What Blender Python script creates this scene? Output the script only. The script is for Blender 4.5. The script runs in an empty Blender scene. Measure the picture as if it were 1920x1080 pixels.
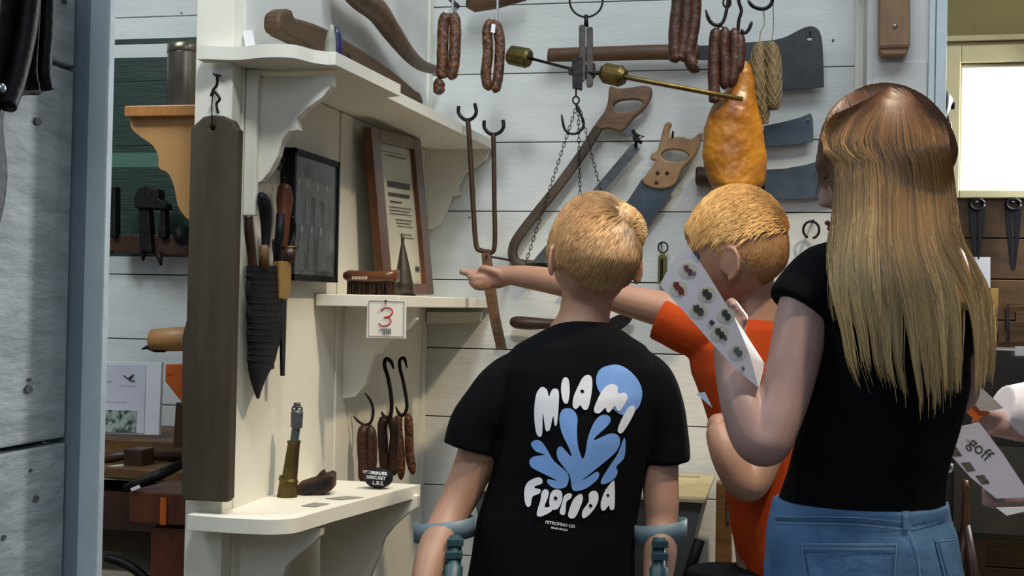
import bpy, math, random
from math import sin, cos, tan, pi, radians, sqrt, atan, atan2, exp
from mathutils import Vector, Matrix, noise
from mathutils.bvhtree import BVHTree
from mathutils.geometry import delaunay_2d_cdt
random.seed(7)
V = Vector
S = bpy.context.scene
COL = S.collection

# ------------------------------------------------------------ camera
F = 2300.0
C = V((0, 0, 1.15))
YAW = radians(12.5); PIT = atan(30 / F); RL = radians(1.17)
_f0 = V((-sin(YAW), cos(YAW), 0)); _r0 = V((cos(YAW), sin(YAW), 0)); _z = V((0, 0, 1))
f = (_f0 * cos(PIT) + _z * sin(PIT)).normalized()
_u0 = _z * cos(PIT) - _f0 * sin(PIT)
r = _r0 * cos(RL) + _u0 * sin(RL)
u = _u0 * cos(RL) - _r0 * sin(RL)
cd = bpy.data.cameras.new('camera')
cam = bpy.data.objects.new('camera', cd); COL.objects.link(cam)
M = Matrix((r, u, -f)).transposed().to_4x4(); M.translation = C
cam.matrix_world = M
cd.sensor_width = 36; cd.lens = F / 1920 * 36; cd.clip_start = 0.05
S.camera = cam

# ------------------------------------------------------------ world, lights, exposure
w = bpy.data.worlds.new('world'); S.world = w; w.use_nodes = True
w.node_tree.nodes['Background'].inputs[0].default_value = (0.62, 0.72, 0.85, 1)
w.node_tree.nodes['Background'].inputs[1].default_value = 0.20
S.view_settings.view_transform = 'Standard'; S.view_settings.look = 'None'
S.view_settings.exposure = 0.0; S.view_settings.gamma = 1; S.view_settings.use_curve_mapping = False

def light(name, kind, loc, target, energy, color, size=1.0, size_y=None, angle=None):
    l = bpy.data.lights.new(name, kind); l.energy = energy; l.color = color
    if kind == 'AREA':
        l.size = size
        if size_y: l.shape = 'RECTANGLE'; l.size_y = size_y
    else:
        l.shadow_soft_size = size
    if kind == 'SPOT':
        l.spot_size = angle or 1.2; l.spot_blend = 0.6
    o = bpy.data.objects.new(name, l); COL.objects.link(o); o.location = loc
    o.rotation_euler = (V(target) - V(loc)).to_track_quat('-Z', 'Y').to_euler()
    return o
light('daylight_behind', 'AREA', (0.2, -2.2, 2.9), (-0.3, 3.0, 1.2), 33, (0.80, 0.90, 1.0), 2.6, 1.6)
light('ceiling_daylight', 'AREA', (0.15, 1.9, 3.2), (-0.4, 3.3, 1.2), 26, (0.84, 0.93, 1.0), 1.5, .8)
light('gallery_spot', 'SPOT', (-.3, .9, 2.9), (-.92, 2.35, 1.35), 100, (0.93, 0.97, 1.0), 0.16, angle=.95)
light('warm_ceiling_lamp', 'SPOT', (0.75, 1.75, 3.15), (-0.40, 2.70, 0.30), 200, (1.0, 0.80, 0.54), 0.06, angle=.84)
light('window_daylight', 'AREA', (1.55, 5.25, 2.0), (0.5, 1.6, 1.15), 190, (0.95, 0.98, 1.0), 0.7, 0.6)
light('daylight_far_left', 'AREA', (-2.1, 1.4, 2.9), (-1.8, 3.2, 1.4), 26, (0.85, 0.94, 1.0), 0.8, 0.8)
light('far_room_lamp', 'POINT', (1.5, 4.2, 2.9), (1.5, 4.2, 0), 22, (1.0, 0.85, 0.6), 0.2)

# ------------------------------------------------------------ pixel -> point
def ray(px, py): return f + r * ((px - 960) / F) + u * ((540 - py) / F)
def P(px, py, d): return C + ray(px, py) * d
def on(px, py, ax, v):
    d = ray(px, py); return C + d * ((v - C[ax]) / d[ax])
PL = {'X': (V((0, 1, 0)), V((0, 0, 1)), V((1, 0, 0))),
      'Y': (V((1, 0, 0)), V((0, 0, 1)), V((0, -1, 0))),
      'Z': (V((1, 0, 0)), V((0, 1, 0)), V((0, 0, 1)))}
def unp(px, py, plane, val):
    if plane == 'F': return P(px, py, val)
    return on(px, py, 'XYZ'.index(plane), val)
def frame(plane): return (r, u, -f) if plane == 'F' else PL[plane]

# ------------------------------------------------------------ materials
def lin(h):
    h = h.lstrip('#'); o = []
    for i in (0, 2, 4):
        c = int(h[i:i + 2], 16) / 255; o.append(c / 12.92 if c <= .04045 else ((c + .055) / 1.055) ** 2.4)
    return (*o, 1)
def mat(name, c1, c2=None, rough=.6, metal=0, scale=8, stretch=(1, 1, 1), bump=0, bscale=None, spec=.5, sss=0, detail=5, contrast=(.3, .7), coat=0, attr=None, ring=None):
    m = bpy.data.materials.new(name); m.use_nodes = True; nt = m.node_tree; N = nt.nodes; L = nt.links
    b = N['Principled BSDF']; b.inputs['Roughness'].default_value = rough; b.inputs['Metallic'].default_value = metal
    b.inputs['Specular IOR Level'].default_value = spec
    if coat: b.inputs['Coat Weight'].default_value = coat; b.inputs['Coat Roughness'].default_value = .25
    if sss:
        b.inputs['Subsurface Weight'].default_value = sss; b.inputs['Subsurface Radius'].default_value = (.012, .004, .002); b.inputs['Subsurface Scale'].default_value = 1
    tc = N.new('ShaderNodeTexCoord'); mp = N.new('ShaderNodeMapping'); mp.inputs['Scale'].default_value = stretch
    L.new(tc.outputs['Object'], mp.inputs[0])
    n = N.new('ShaderNodeTexNoise'); n.inputs['Scale'].default_value = scale; n.inputs['Detail'].default_value = detail; n.inputs['Roughness'].default_value = .6
    L.new(mp.outputs[0], n.inputs['Vector'])
    cr = N.new('ShaderNodeValToRGB'); cr.color_ramp.elements[0].position = contrast[0]; cr.color_ramp.elements[1].position = contrast[1]
    cr.color_ramp.elements[0].color = lin(c1); cr.color_ramp.elements[1].color = lin(c2 or c1)
    L.new(n.outputs['Fac'], cr.inputs[0])
    if attr:
        a = N.new('ShaderNodeVertexColor'); a.layer_name = attr
        mx = N.new('ShaderNodeMix'); mx.data_type = 'RGBA'; mx.blend_type = 'MULTIPLY'; mx.inputs[0].default_value = 1
        L.new(cr.outputs[0], mx.inputs[6]); L.new(a.outputs[0], mx.inputs[7]); L.new(mx.outputs[2], b.inputs['Base Color'])
    else:
        L.new(cr.outputs[0], b.inputs['Base Color'])
    if bump:
        bp = N.new('ShaderNodeBump'); bp.inputs['Strength'].default_value = bump; bp.inputs['Distance'].default_value = .004
        n2 = N.new('ShaderNodeTexNoise'); n2.inputs['Scale'].default_value = bscale or scale * 3; n2.inputs['Detail'].default_value = 6
        L.new(mp.outputs[0], n2.inputs['Vector']); L.new(n2.outputs['Fac'], bp.inputs['Height']); L.new(bp.outputs[0], b.inputs['Normal'])
    return m
def emit(name, c, s):
    m = mat(name, c); b = m.node_tree.nodes['Principled BSDF']
    b.inputs['Emission Color'].default_value = lin(c); b.inputs['Emission Strength'].default_value = s; return m

WH = mat('white_paint', '#cfd0c9', '#dadad4', .55, scale=3, bump=.12, bscale=40, spec=.3)
WHC = mat('cream_paint', '#dcd8c8', '#e6e3d6', .5, scale=4, bump=.1, bscale=40, spec=.3)
PLK = mat('plank_paint', '#c6c9c5', '#dcddd8', .6, scale=3, stretch=(.6, 1, 3), bump=.25, bscale=30, spec=.25)
JNT = mat('dark_joint', '#1a1714', rough=.9)
GREY = mat('pale_grey_paint', '#c3c2bf', '#cfcecb', .6, scale=3, bump=.1)
BLUEP = mat('light_blue_grey_paint', '#bccacf', '#ced9db', .6, scale=10, bump=.3, bscale=60)
BLUED = mat('blue_grey_paint', '#76858f', '#8593a0', .6, scale=10, bump=.3, bscale=60)
WEATH = mat('weathered_white_board', '#9aa2a4', '#ccd3d4', .75, scale=12, stretch=(1, 1.2, 4), bump=.6, bscale=30, contrast=(.2, .65))
KNOT = mat('knot', '#4c4c4c', '#6d6d6c', .8, scale=60)
GREENB = mat('dark_green_paint', '#0f241c', '#1f3c2e', .5, scale=6, stretch=(1, 1, 12), bump=.4)
GREENL = mat('faded_green_paint', '#3f6354', '#4b7060', .5, scale=6, stretch=(1, 1, 12), bump=.3)
BOARD = mat('dark_grey_brown_wood', '#3a3227', '#524738', .7, scale=7, stretch=(3, 3, .35), bump=.35, bscale=18, spec=.25)
PINE = mat('orange_pine_wood', '#9c6430', '#b87d3e', .45, scale=6, stretch=(4, 4, .5), bump=.1, coat=.2)
YOKE = mat('brown_old_wood', '#35260f', '#553c20', .65, scale=9, stretch=(1, .5, 2.5), bump=.4)
HAFT = mat('haft_wood', '#422d19', '#6a4a2a', .5, scale=10, stretch=(.5, 2, 4), bump=.3)
HAND = mat('saw_handle_wood', '#523820', '#775636', .5, scale=14, stretch=(1, 1, 3), bump=.2)
DKW = mat('dark_stained_wood', '#241610', '#452a1a', .4, scale=12, bump=.2)
REDW = mat('red_brown_wood', '#42200f', '#613016', .45, scale=10, stretch=(3, 3, .6), bump=.2)
MIDW = mat('bench_wood', '#4e341a', '#6f4f26', .55, scale=8, stretch=(1, 3, 3), bump=.3)
FRW = mat('picture_frame_wood', '#452611', '#663a1b', .35, scale=12, stretch=(2, 2, .7), bump=.1, coat=.3)
IRON = mat('black_iron', '#17161a', '#2b2828', .5, .7, scale=30, bump=.3)
RUST = mat('rusty_iron', '#332218', '#4c3424', .6, .5, scale=25, bump=.4)
STEEL = mat('grey_steel', '#44484c', '#62676c', .4, .5, scale=10, stretch=(1, 1, 3), bump=.15)
BLSTEEL = mat('blue_steel_blade', '#2b353d', '#4b5863', .4, .35, scale=7, bump=.15, contrast=(.35, .65))
DKSTEEL = mat('dark_cleaver_steel', '#282a2c', '#404345', .5, .35, scale=9, bump=.25)
BRASS = mat('aged_brass', '#463b20', '#726339', .45, .85, scale=18, bump=.2)
TIN = mat('tarnished_tin', '#5d513d', '#8d877c', .28, .85, scale=6, bump=.1)
CHROME = mat('bright_metal', '#a8adb0', '#c8ccce', .25, .9)
LEATH = mat('black_leather', '#08080a', '#121116', .55, scale=20, bump=.5, spec=.25)
SAUS = mat('dried_sausage_skin', '#30180c', '#7a4a27', .5, scale=110, bump=1.0, bscale=110, contrast=(.4, .66))
SAUSD = mat('dark_sausage_skin', '#22110a', '#4a2614', .5, scale=80, bump=.7, bscale=70)
SALAMI = mat('net_salami_skin', '#46371f', '#7a6846', .6, scale=60, bump=.9, bscale=60)
NET = mat('pale_net_string', '#7d7250', '#8f8460', .8)
HAM = mat('smoked_ham_skin', '#6e3806', '#bd8019', .42, scale=7, bump=.6, bscale=60, contrast=(.3, .62), coat=.25, sss=.05)
PAPER = mat('white_paper', '#dcdce0', '#e4e4e6', .6)
PAPERY = mat('yellowed_paper', '#bab59d', '#cbc7b1', .6)
INK = mat('grey_print', '#5d5f5c', rough=.7)
INKD = mat('dark_print', '#26262c', '#4a4540', .7, scale=120)
RED = mat('red_print', '#b4232a', rough=.6)
SKIN = mat('skin', '#94705c', '#a57e69', .5, scale=10, sss=.25, bump=.05)
SKINP = mat('pale_skin', '#917570', '#a0837c', .5, scale=8, sss=.25, bump=.05)
BLACKC = mat('black_cotton', '#050508', '#09090d', .9, scale=5, bump=.25, bscale=12, spec=.12)
ORC = mat('orange_cotton', '#96320a', '#ad3f0e', .85, scale=5, bump=.25, bscale=10, spec=.2)
DENIM = mat('blue_denim', '#3a5a80', '#587da4', .8, scale=14, bump=.5, bscale=60, spec=.2)
DENIMD = mat('denim_seam', '#2c4766', '#3b5b80', .85, scale=30)
STITCH = mat('denim_stitch', '#6484a5', '#7391b0', .8, scale=200)
DKCL = mat('dark_trousers', '#0b0b10', '#131318', .85, scale=8, spec=.2)
PRW = mat('white_print', '#d4d6dc', '#e0e2e6', .7)
PRB = mat('blue_print', '#6a95d2', '#7aa4dc', .7)
CRUT = mat('teal_grey_plastic', '#52656f', '#637782', .5)
CRUTD = mat('dark_teal_plastic', '#1e3a40', '#2a4a50', .45)
HAIRA = mat('short_blond_hair', '#b3936c', '#d4b88e', .4, scale=30, attr='tint', spec=.4)
HAIRG = mat('long_blond_hair', '#c3ae8e', '#d0bc9c', .48, scale=20, attr='tint', spec=.5)
EYE = mat('eye_white', '#d8d4d0', rough=.2)
LIPS = mat('lips', '#8f4a45', rough=.45)
GLASS = mat('dark_photograph', '#2a3334', '#5f6966', .15, scale=9, stretch=(1, 2, 1), spec=.6, contrast=(.35, .75))
SLATE = mat('trough_paint', '#50575a', '#6a7173', .6, scale=7, bump=.3)
CREAMF = mat('cream_window_paint', '#b7ad84', '#c6bd97', .5, scale=4)
OLIVE = mat('olive_wall_paint', '#7d7446', '#8d8453', .6, scale=3)
OCHRE = mat('ochre_plank_wood', '#452f16', '#614520', .55, scale=5, stretch=(.8, 2, 4), bump=.2)
FLOORM = mat('floor_boards_wood', '#5e5240', '#7d6f58', .6, scale=4, stretch=(4, .6, 1), bump=.2)
PALEB = mat('pale_board', '#a79c84', '#b8ae98', .6)
COT = mat('white_cotton', '#c8c6cc', '#d6d4da', .8, scale=6, bump=.3)
STONE = mat('pale_stone', '#75776a', '#9a9b8f', .5, scale=30)
NAVY = mat('navy_glaze', '#1a1b3c', '#28294e', .3)
ORP = mat('orange_tag', '#a84a0e', '#bd5c16', .5)
OUT = emit('bright_outdoors', '#fafcfd', 2.2)
LEAFP = mat('far_foliage', '#dfe9e2', rough=.8)

# ------------------------------------------------------------ mesh helpers
def put(name, verts, faces, m, parent=None, smooth=False, cols=None):
    me = bpy.data.meshes.new(name)
    off = parent_loc(parent)
    me.from_pydata([tuple(V(v) - off) for v in verts], [], faces); me.materials.append(m)
    if smooth: me.polygons.foreach_set('use_smooth', [True] * len(me.polygons))
    if cols:
        ca = me.color_attributes.new('tint', 'FLOAT_COLOR', 'POINT')
        ca.data.foreach_set('color', [x for c in cols for x in (c[0], c[1], c[2], 1)])
    me.update()
    o = bpy.data.objects.new(name, me); COL.objects.link(o)
    if parent: o.parent = parent
    return o
def parent_loc(p):
    l = V((0, 0, 0))
    while p is not None: l += p.location; p = p.parent
    return l
def tag(o, label=None, cat=None, group=None, kind=None):
    if label: o['label'] = label
    if cat: o['category'] = cat
    if group: o['group'] = group
    if kind: o['kind'] = kind
    return o
def thing(name, label, cat, loc, group=None, kind=None):
    o = bpy.data.objects.new(name, None); COL.objects.link(o); o.location = loc; o.empty_display_size = .05
    return tag(o, label, cat, group, kind)
def catm(pts, n=6, closed=False):
    pts = [tuple(p) for p in pts]; k = len(pts); out = []
    rng = range(k) if closed else range(k - 1)
    for i in rng:
        if closed: a, b, c, d = pts[(i - 1) % k], pts[i], pts[(i + 1) % k], pts[(i + 2) % k]
        else: a, b, c, d = pts[max(i - 1, 0)], pts[i], pts[i + 1], pts[min(i + 2, k - 1)]
        for j in range(n):
            t = j / n
            out.append(tuple(.5 * (2 * b[q] + (c[q] - a[q]) * t + (2 * a[q] - 5 * b[q] + 4 * c[q] - d[q]) * t * t + (3 * b[q] - a[q] - 3 * c[q] + d[q]) * t ** 3) for q in range(len(b))))
    if not closed: out.append(pts[-1])
    return out
class MB:
    def __init__(s): s.v = []; s.f = []
    def add(s, v, fc):
        o = len(s.v); s.v += [V(x) for x in v]; s.f += [tuple(i + o for i in q) for q in fc]; return s
    def box(s, a, b, bev=0):
        (x0, y0, z0), (x1, y1, z1) = a, b
        x0, x1 = sorted((x0, x1)); y0, y1 = sorted((y0, y1)); z0, z1 = sorted((z0, z1))
        v = [(x, y, z) for z in (z0, z1) for y in (y0, y1) for x in (x0, x1)]
        return s.add(v, [(0, 2, 3, 1), (4, 5, 7, 6), (0, 1, 5, 4), (2, 6, 7, 3), (0, 4, 6, 2), (1, 3, 7, 5)])
    def obox(s, c, ax, ay, az):
        c, ax, ay, az = V(c), V(ax), V(ay), V(az)
        v = [c + ax * i + ay * j + az * k for k in (-1, 1) for j in (-1, 1) for i in (-1, 1)]
        return s.add(v, [(0, 2, 3, 1), (4, 5, 7, 6), (0, 1, 5, 4), (2, 6, 7, 3), (0, 4, 6, 2), (1, 3, 7, 5)])
    def loft(s, rings, caps=True, n=20, e=1.0):
        # ring = (centre, a, b)
        vs = []; fs = []
        for c, a, b in rings:
            for k in range(n):
                t = 2 * pi * k / n; ct, st = cos(t), sin(t)
                vs.append(V(c) + V(a) * (abs(ct) ** e * (1 if ct > 0 else -1)) + V(b) * (abs(st) ** e * (1 if st > 0 else -1)))
        m = len(rings)
        for i in range(m - 1):
            for k in range(n):
                fs.append((i * n + k, i * n + (k + 1) % n, (i + 1) * n + (k + 1) % n, (i + 1) * n + k))
        if caps: fs.append(tuple(range(n))[::-1]); fs.append(tuple((m - 1) * n + k for k in range(n)))
        return s.add(vs, fs)
    def tube(s, pts, rad, n=10, flat=1.0, up=None, closed=False):
        pts = [V(p) for p in pts]; m = len(pts)
        if not hasattr(rad, '__len__'): rad = [rad] * m
        rings = []; pa = None
        for i in range(m):
            t = (pts[min(i + 1, m - 1)] - pts[max(i - 1, 0)])
            if t.length < 1e-9: t = V((0, 0, 1))
            t.normalize()
            if pa is None:
                ref = V(up) if up else (V((0, 0, 1)) if abs(t.z) < .9 else V((1, 0, 0)))
                pa = (ref - t * ref.dot(t)).normalized()
            else:
                pa = (pa - t * pa.dot(t)).normalized()
            pb = t.cross(pa)
            rings.append((pts[i], pa * rad[i], pb * rad[i] * flat))
        return s.loft(rings, True, n)
    def ell(s, c, a, b, d, n=14):
        c, a, b, d = V(c), V(a), V(b), V(d)
        rings = []
        for i in range(n // 2 + 1):
            t = -pi / 2 + pi * i / (n // 2)
            k = max(cos(t), .02)
            rings.append((c + d * sin(t), a * k, b * k))
        return s.loft(rings, True, n)
    def build(s, name, m, parent=None, smooth=False, label=None, bevel=0, cols=None):
        o = put(name, s.v, s.f, m, parent, smooth, cols)
        if bevel:
            b = o.modifiers.new('bevel', 'BEVEL'); b.width = bevel; b.segments = 2; b.limit_method = 'ANGLE'
        if label: o['label'] = label
        return o
def flat_mesh(polys, th, bev):
    cu = bpy.data.curves.new('c', 'CURVE'); cu.dimensions = '2D'; cu.fill_mode = 'BOTH'
    cu.extrude = max(th / 2 - bev, 0); cu.bevel_depth = bev; cu.bevel_resolution = 1; cu.offset = -bev
    for p in polys:
        sp = cu.splines.new('POLY'); sp.points.add(len(p) - 1)
        for q, (x, y) in zip(sp.points, p): q.co = (x, y, 0, 1)
        sp.use_cyclic_u = True
    o = bpy.data.objects.new('c', cu)
    me = bpy.data.meshes.new_from_object(o)
    vs = [v.co.copy() for v in me.vertices]; fs = [tuple(p.vertices) for p in me.polygons]
    bpy.data.objects.remove(o); bpy.data.meshes.remove(me); bpy.data.curves.remove(cu)
    return vs, fs
def plate(name, px, plane, val, th, m, parent=None, holes=(), smooth=0, bev=0.0, mb=None, label=None):
    """solid cut-out: outline in plane, front face at val, thickness behind"""
    ex, ey, ez = frame(plane)
    O = unp(px[0][0], px[0][1], plane, val)
    def cv(pp, sm):
        q = catm(pp, sm, True) if sm else pp
        out = []
        for a in q:
            d = unp(a[0], a[1], plane, val) - O; out.append((d.dot(ex), d.dot(ey)))
        return out
    polys = [cv(px, smooth)] + [cv(h, smooth or 0) for h in holes]
    vs, fs = flat_mesh(polys, th, bev)
    vv = [O + ex * a.x + ey * a.y + ez * (a.z - th / 2) for a in vs]
    if mb: mb.add(vv, fs); return mb
    o = put(name, vv, fs, m, parent)
    if label: o['label'] = label
    return o
def prism(poly, zlo, zhi):
    n = len(poly)
    v = [(x, y, zlo) for x, y in poly] + [(x, y, zhi) for x, y in poly]
    return v, [tuple(range(n))[::-1], tuple(range(n, 2 * n))] + [(i, (i + 1) % n, n + (i + 1) % n, n + i) for i in range(n)]
def pxl(pts, d): return [P(a, b, d) for a, b in pts]
def tpx(pts, plane, val): return [unp(a, b, plane, val) for a, b in pts]
def grow(o, vox, it=4, disp=None):
    """voxel remesh + smooth, baked"""
    rm = o.modifiers.new('r', 'REMESH'); rm.mode = 'VOXEL'; rm.voxel_size = vox; rm.use_smooth_shade = True
    if it: sm = o.modifiers.new('s', 'SMOOTH'); sm.iterations = it; sm.factor = .5
    WS = bpy.data.scenes.new('work'); x_ = bpy.data.objects.new('x', o.data); WS.collection.objects.link(x_)
    for md in list(o.modifiers):
        if md.type == 'REMESH':
            k_ = x_.modifiers.new('r', 'REMESH'); k_.mode = 'VOXEL'; k_.voxel_size = vox; k_.use_smooth_shade = True
        else: k_ = x_.modifiers.new('s', 'SMOOTH'); k_.iterations = it; k_.factor = .5
    WS.view_layers[0].update(); dg = WS.view_layers[0].depsgraph
    me = bpy.data.meshes.new_from_object(x_.evaluated_get(dg)); o.modifiers.clear()
    bpy.data.objects.remove(x_); bpy.data.scenes.remove(WS)
    old = o.data; o.data = me; me.name = old.name
    if not me.materials: me.materials.append(old.materials[0])
    bpy.data.meshes.remove(old)
    me.polygons.foreach_set('use_smooth', [True] * len(me.polygons))
    if disp:
        nr_ = [(v.co.copy(), v.normal.copy()) for v in me.vertices]
        me.vertices.foreach_set('co', [x_ for a, b in nr_ for x_ in (a + b * disp(a))]); me.update()
    return o
def bvh(o):
    off = parent_loc(o.parent) + o.location
    return BVHTree.FromPolygons([v.co + off for v in o.data.vertices], [tuple(p.vertices) for p in o.data.polygons])
def decal(name, polys, bv, m, parent, lift=.0015, step=6, dirn=None, th=0):
    """flat print that follows a surface"""
    vs = []; fs = []
    for poly in polys:
        xs = [p[0] for p in poly]; ys = [p[1] for p in poly]; n = len(poly)
        pts = [V(p) for p in poly]
        # densify edges
        dp = []
        for i in range(n):
            a, b = pts[i], pts[(i + 1) % n]; k = max(1, int((b - a).length / step))
            dp += [a + (b - a) * (j / k) for j in range(k)]
        ne = len(dp); allp = list(dp)
        y = min(ys) + step * .5
        while y < max(ys):
            x = min(xs) + step * .5
            while x < max(xs): allp.append(V((x + random.uniform(-.2, .2), y))); x += step
            y += step
        res = delaunay_2d_cdt(allp, [(i, (i + 1) % ne) for i in range(ne)], [], 1, 1e-4)
        v2, f2 = res[0], res[2]; base = len(vs)
        for p in v2:
            d = ray(p.x, p.y).normalized(); h = bv.ray_cast(C, d)
            if h[0] is None: vs.append(P(p.x, p.y, 2.2)); continue
            vs.append(h[0] - d * lift)
        fs += [tuple(i + base for i in q) for q in f2]
    return put(name, vs, fs, m, parent, True)
def capsule(a, b, ra, rb=None, n=7):
    rb = rb or ra; a = V(a); b = V(b); d = (b - a)
    if d.length < 1e-6: d = V((0, 1))
    t = atan2(d.y, d.x); out = []
    for i in range(n + 1):
        q = t + pi / 2 + pi * i / n; out.append((a.x + ra * cos(q), a.y + ra * sin(q)))
    for i in range(n + 1):
        q = t - pi / 2 + pi * i / n; out.append((b.x + rb * cos(q), b.y + rb * sin(q)))
    return out
def ss(a, b, x):
    t = min(1, max(0, (x - a) / (b - a))); return t * t * (3 - 2 * t)

# ============================================================ SETTING
XW, YB = -.948, 3.2
fl = thing('floor', None, None, (0, 0, 0), kind='structure')
MB().box((-4, -3, -.08), (5, 8, -.03)).build('subfloor', JNT, fl)
x = -3.9; i = 0
while x < 4.8:
    MB().box((x, -2.9, -.03), (x + .176, 7.8, 0 - .001 * (i % 3))).build('floorboard', FLOORM, fl); x += .18; i += 1

wb = thing('wall_back', None, None, (0, YB, 0), kind='structure')
MB().box((-3.2, YB + .022, 0), (.36, YB + .06, 2.6)).build('backing', JNT, wb)
Z0 = 1.213; ZS = .185
GZ = [(1.875, 1.89, GREENB), (1.375, 1.521, GREENB), (1.521, 1.562, GREENL), (1.562, 1.836, GREENB), (1.265, 1.375, GREENB)]
for k in range(-7, 8):
    z0 = Z0 + ZS * k; z1 = z0 + ZS
    z0 = max(z0, 0)
    if z1 <= z0: continue
    for xa, xb in ((XW + .001, .36), (-3.2, XW - .09)):
        dy = random.uniform(-.0012, .0012)
        MB().box((xa, YB + dy, z0 + .0013), (xb, YB + .021, z1 - .0016)).build('plank', PLK, wb, bevel=.0012)
# painted green area on the planks of the next bay
for a, b, m in GZ:
    z = a
    for k in range(-7, 8):
        z0 = Z0 + ZS * k; z1 = z0 + ZS
        lo, hi = max(a, z0 + .0008), min(b, z1 - .0008)
        if hi - lo > .004:
            MB().box((-3.2, YB - .0022, lo), (XW - .09, YB, hi)).build('painted_band', m, wb)
# nail heads
nb = MB()
for px, py in ((1562, 75), (1440, 270), (340, 24), (378, 22), (1450, 398), (1338, 143), (880, 408), (1000, 530)):
    p = on(px, py, 1, YB - .002); nb.tube([p, p + V((0, .004, 0))], .003, 8)
nb.build('nail', KNOT, wb)

wl = thing('wall_left', None, None, (XW, 2.02, 0), kind='structure')
MB().box((XW - .07, 2.02, 0), (XW - .004, YB, 2.6)).build('core', WHC, wl)
MB().box((XW - .004, 2.03, 0), (XW, 2.515, 1.56)).build('panel', WHC, wl, bevel=.001)
MB().box((XW - .004, 2.587, 0), (XW, YB - .001, 1.56)).build('panel', WHC, wl, bevel=.001)
MB().box((XW - .004, 2.03, 1.563), (XW, YB - .001, 2.6)).build('panel', WH, wl, bevel=.001)
MB().box((XW - .002, 2.517, 0), (XW + .004, 2.585, 1.56)).build('stile', WHC, wl, bevel=.0015)
MB().box((XW - .004, 3.165, 0), (XW + .006, YB - .001, 2.6)).build('corner_batten', WHC, wl, bevel=.0015)
MB().box((XW - .072, 1.985, .0), (XW - .001, 2.019, 2.6)).build('end_post', WHC, wl, bevel=.002)
p0 = on(465, 405, 1, 2.05)
MB().box((XW + .001, 2.035, p0.z), (XW + .024, 2.048, 1.56)).build('end_batten', WHC, wl, bevel=.002)

wn = thing('wall_near_left', None, None, (-.66, .9, 0), kind='structure')
MB().box((-.70, .2, 0), (-.672, 1.02, 2.4)).build('backing', JNT, wn)
zz = [.0, .326, .671, 1.0155, 1.3615, 1.50, 1.80, 2.1]
for a, b in zip(zz, zz[1:]):
    MB().box((-.672, .2, a + .002), (-.65 + random.uniform(-.001, .001), 1.0275, b - .003)).build('weathered_board', WEATH, wn, bevel=.002)
kb = MB()
for px, py, s in ((72, 228, .0042), (57, 712, .002), (55, 730, .0045), (58, 882, .002), (68, 935, .004), (8, 1008, .003), (122, 2, .003)):
    p = on(px, py, 0, -.6492)
    kb.loft([(p + V((-.003, 0, 0)), V((0, s * 1.3, 0)), V((0, 0, s))), (p + V((.0002, 0, 0)), V((0, s * 1.1, 0)), V((0, 0, s * .8)))], True, 10)
kb.build('knot', KNOT, wn)
jb = thing('trim_1', None, None, (-.65, 1.03, 0), kind='structure')
MB().box((-.70, 1.030, 0), (-.6375, 1.044, 2.4)).build('jamb_face', BLUED, jb, bevel=.002)
jx = on(200, 540, 1, 1.056).x
MB().box((-.637, 1.028, 0), (-.6165, 1.040, 2.4)).build('jamb_edge', BLUEP, jb, bevel=.002)

# column to the right of the planks
cr_ = thing('trim_2', None, None, (.28, 3.05, 0), kind='structure')
MB().box((.185, 3.05, 0), (.36, 3.30, 2.6)).build('column_core', GREY, cr_, bevel=.002)
MB().box((.165, 3.19, 0), (.185, 3.199, 2.6)).build('corner_batten', WHC, cr_, bevel=.001)
MB().box((.325, 3.035, 0), (.339, 3.052, 2.6)).build('edge_board', BLUEP, cr_, bevel=.002)
MB().box((.341, 3.035, 0), (.365, 3.052, 2.6)).build('edge_board', BLUEP, cr_, bevel=.002)
MB().box((.198, 3.043, 1.0), (.322, 3.05, on(1690, 115, 1, 3.04).z)).build('column_panel', GREY, cr_, bevel=.002)

# far room on the right
YF = 5.4
fr = thing('wall_far_right', None, None, (1.2, YF, 0), kind='structure')
zw0 = on(1850, 359, 1, YF).z; zw1 = on(1850, 118, 1, YF).z
xw0 = on(1798, 250, 1, YF).x; xw1 = xw0 + .62
zt = on(1850, 72, 1, YF).z
MB().box((-.6, YF, zw0 - .0), (xw0, YF + .1, 3)).build('plaster', OLIVE, fr)
MB().box((xw1, YF, zw0), (3.2, YF + .1, 3)).build('plaster', OLIVE, fr)
MB().box((xw0, YF, zw1), (xw1, YF + .1, 3)).build('plaster', OLIVE, fr)
MB().box((-.6, YF - .02, zt - .012), (3.2, YF - .001, zt + .012)).build('rail', CREAMF, fr, bevel=.003)
MB().box((-.6, YF - .03, zt + .20), (3.2, YF - .001, zt + .24)).build('rail', REDW, fr, bevel=.003)
MB().box((-.6, YF + .02, 0), (3.2, YF + .1, zw0 - .001)).build('backing', JNT, fr)
z = zw0 - .025; k = 0
while z > .02:
    z1 = z; z0 = max(z - .17, 0)
    MB().box((-.6, YF, z0 + .003), (3.2, YF + .019, z1 - .002)).build('plank', OCHRE, fr, bevel=.002); z -= .17
wi = thing('window_1', None, None, (xw0, YF, zw0), kind='structure')
for a, b in (((xw0 - .07, zw0 - .03), (xw0, zw1 + .07)), ((xw1, zw0 - .03), (xw1 + .07, zw1 + .07)), ((xw0, zw1), (xw1, zw1 + .07)), ((xw0, zw0 - .03), (xw1, zw0 + .004))):
    MB().box((a[0], YF - .03, a[1]), (b[0], YF + .05, b[1])).build('window_frame', CREAMF, wi, bevel=.004)
for a, b in (((xw0, zw0), (xw0 + .012, zw1)), ((xw0 + .012, zw1 - .012), (xw1, zw1))):
    MB().box((a[0], YF + .01, a[1]), (b[0], YF + .04, b[1])).build('sash', CREAMF, wi, bevel=.003)
gl = bpy.data.materials.new('clear_glass'); gl.use_nodes = True
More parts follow.
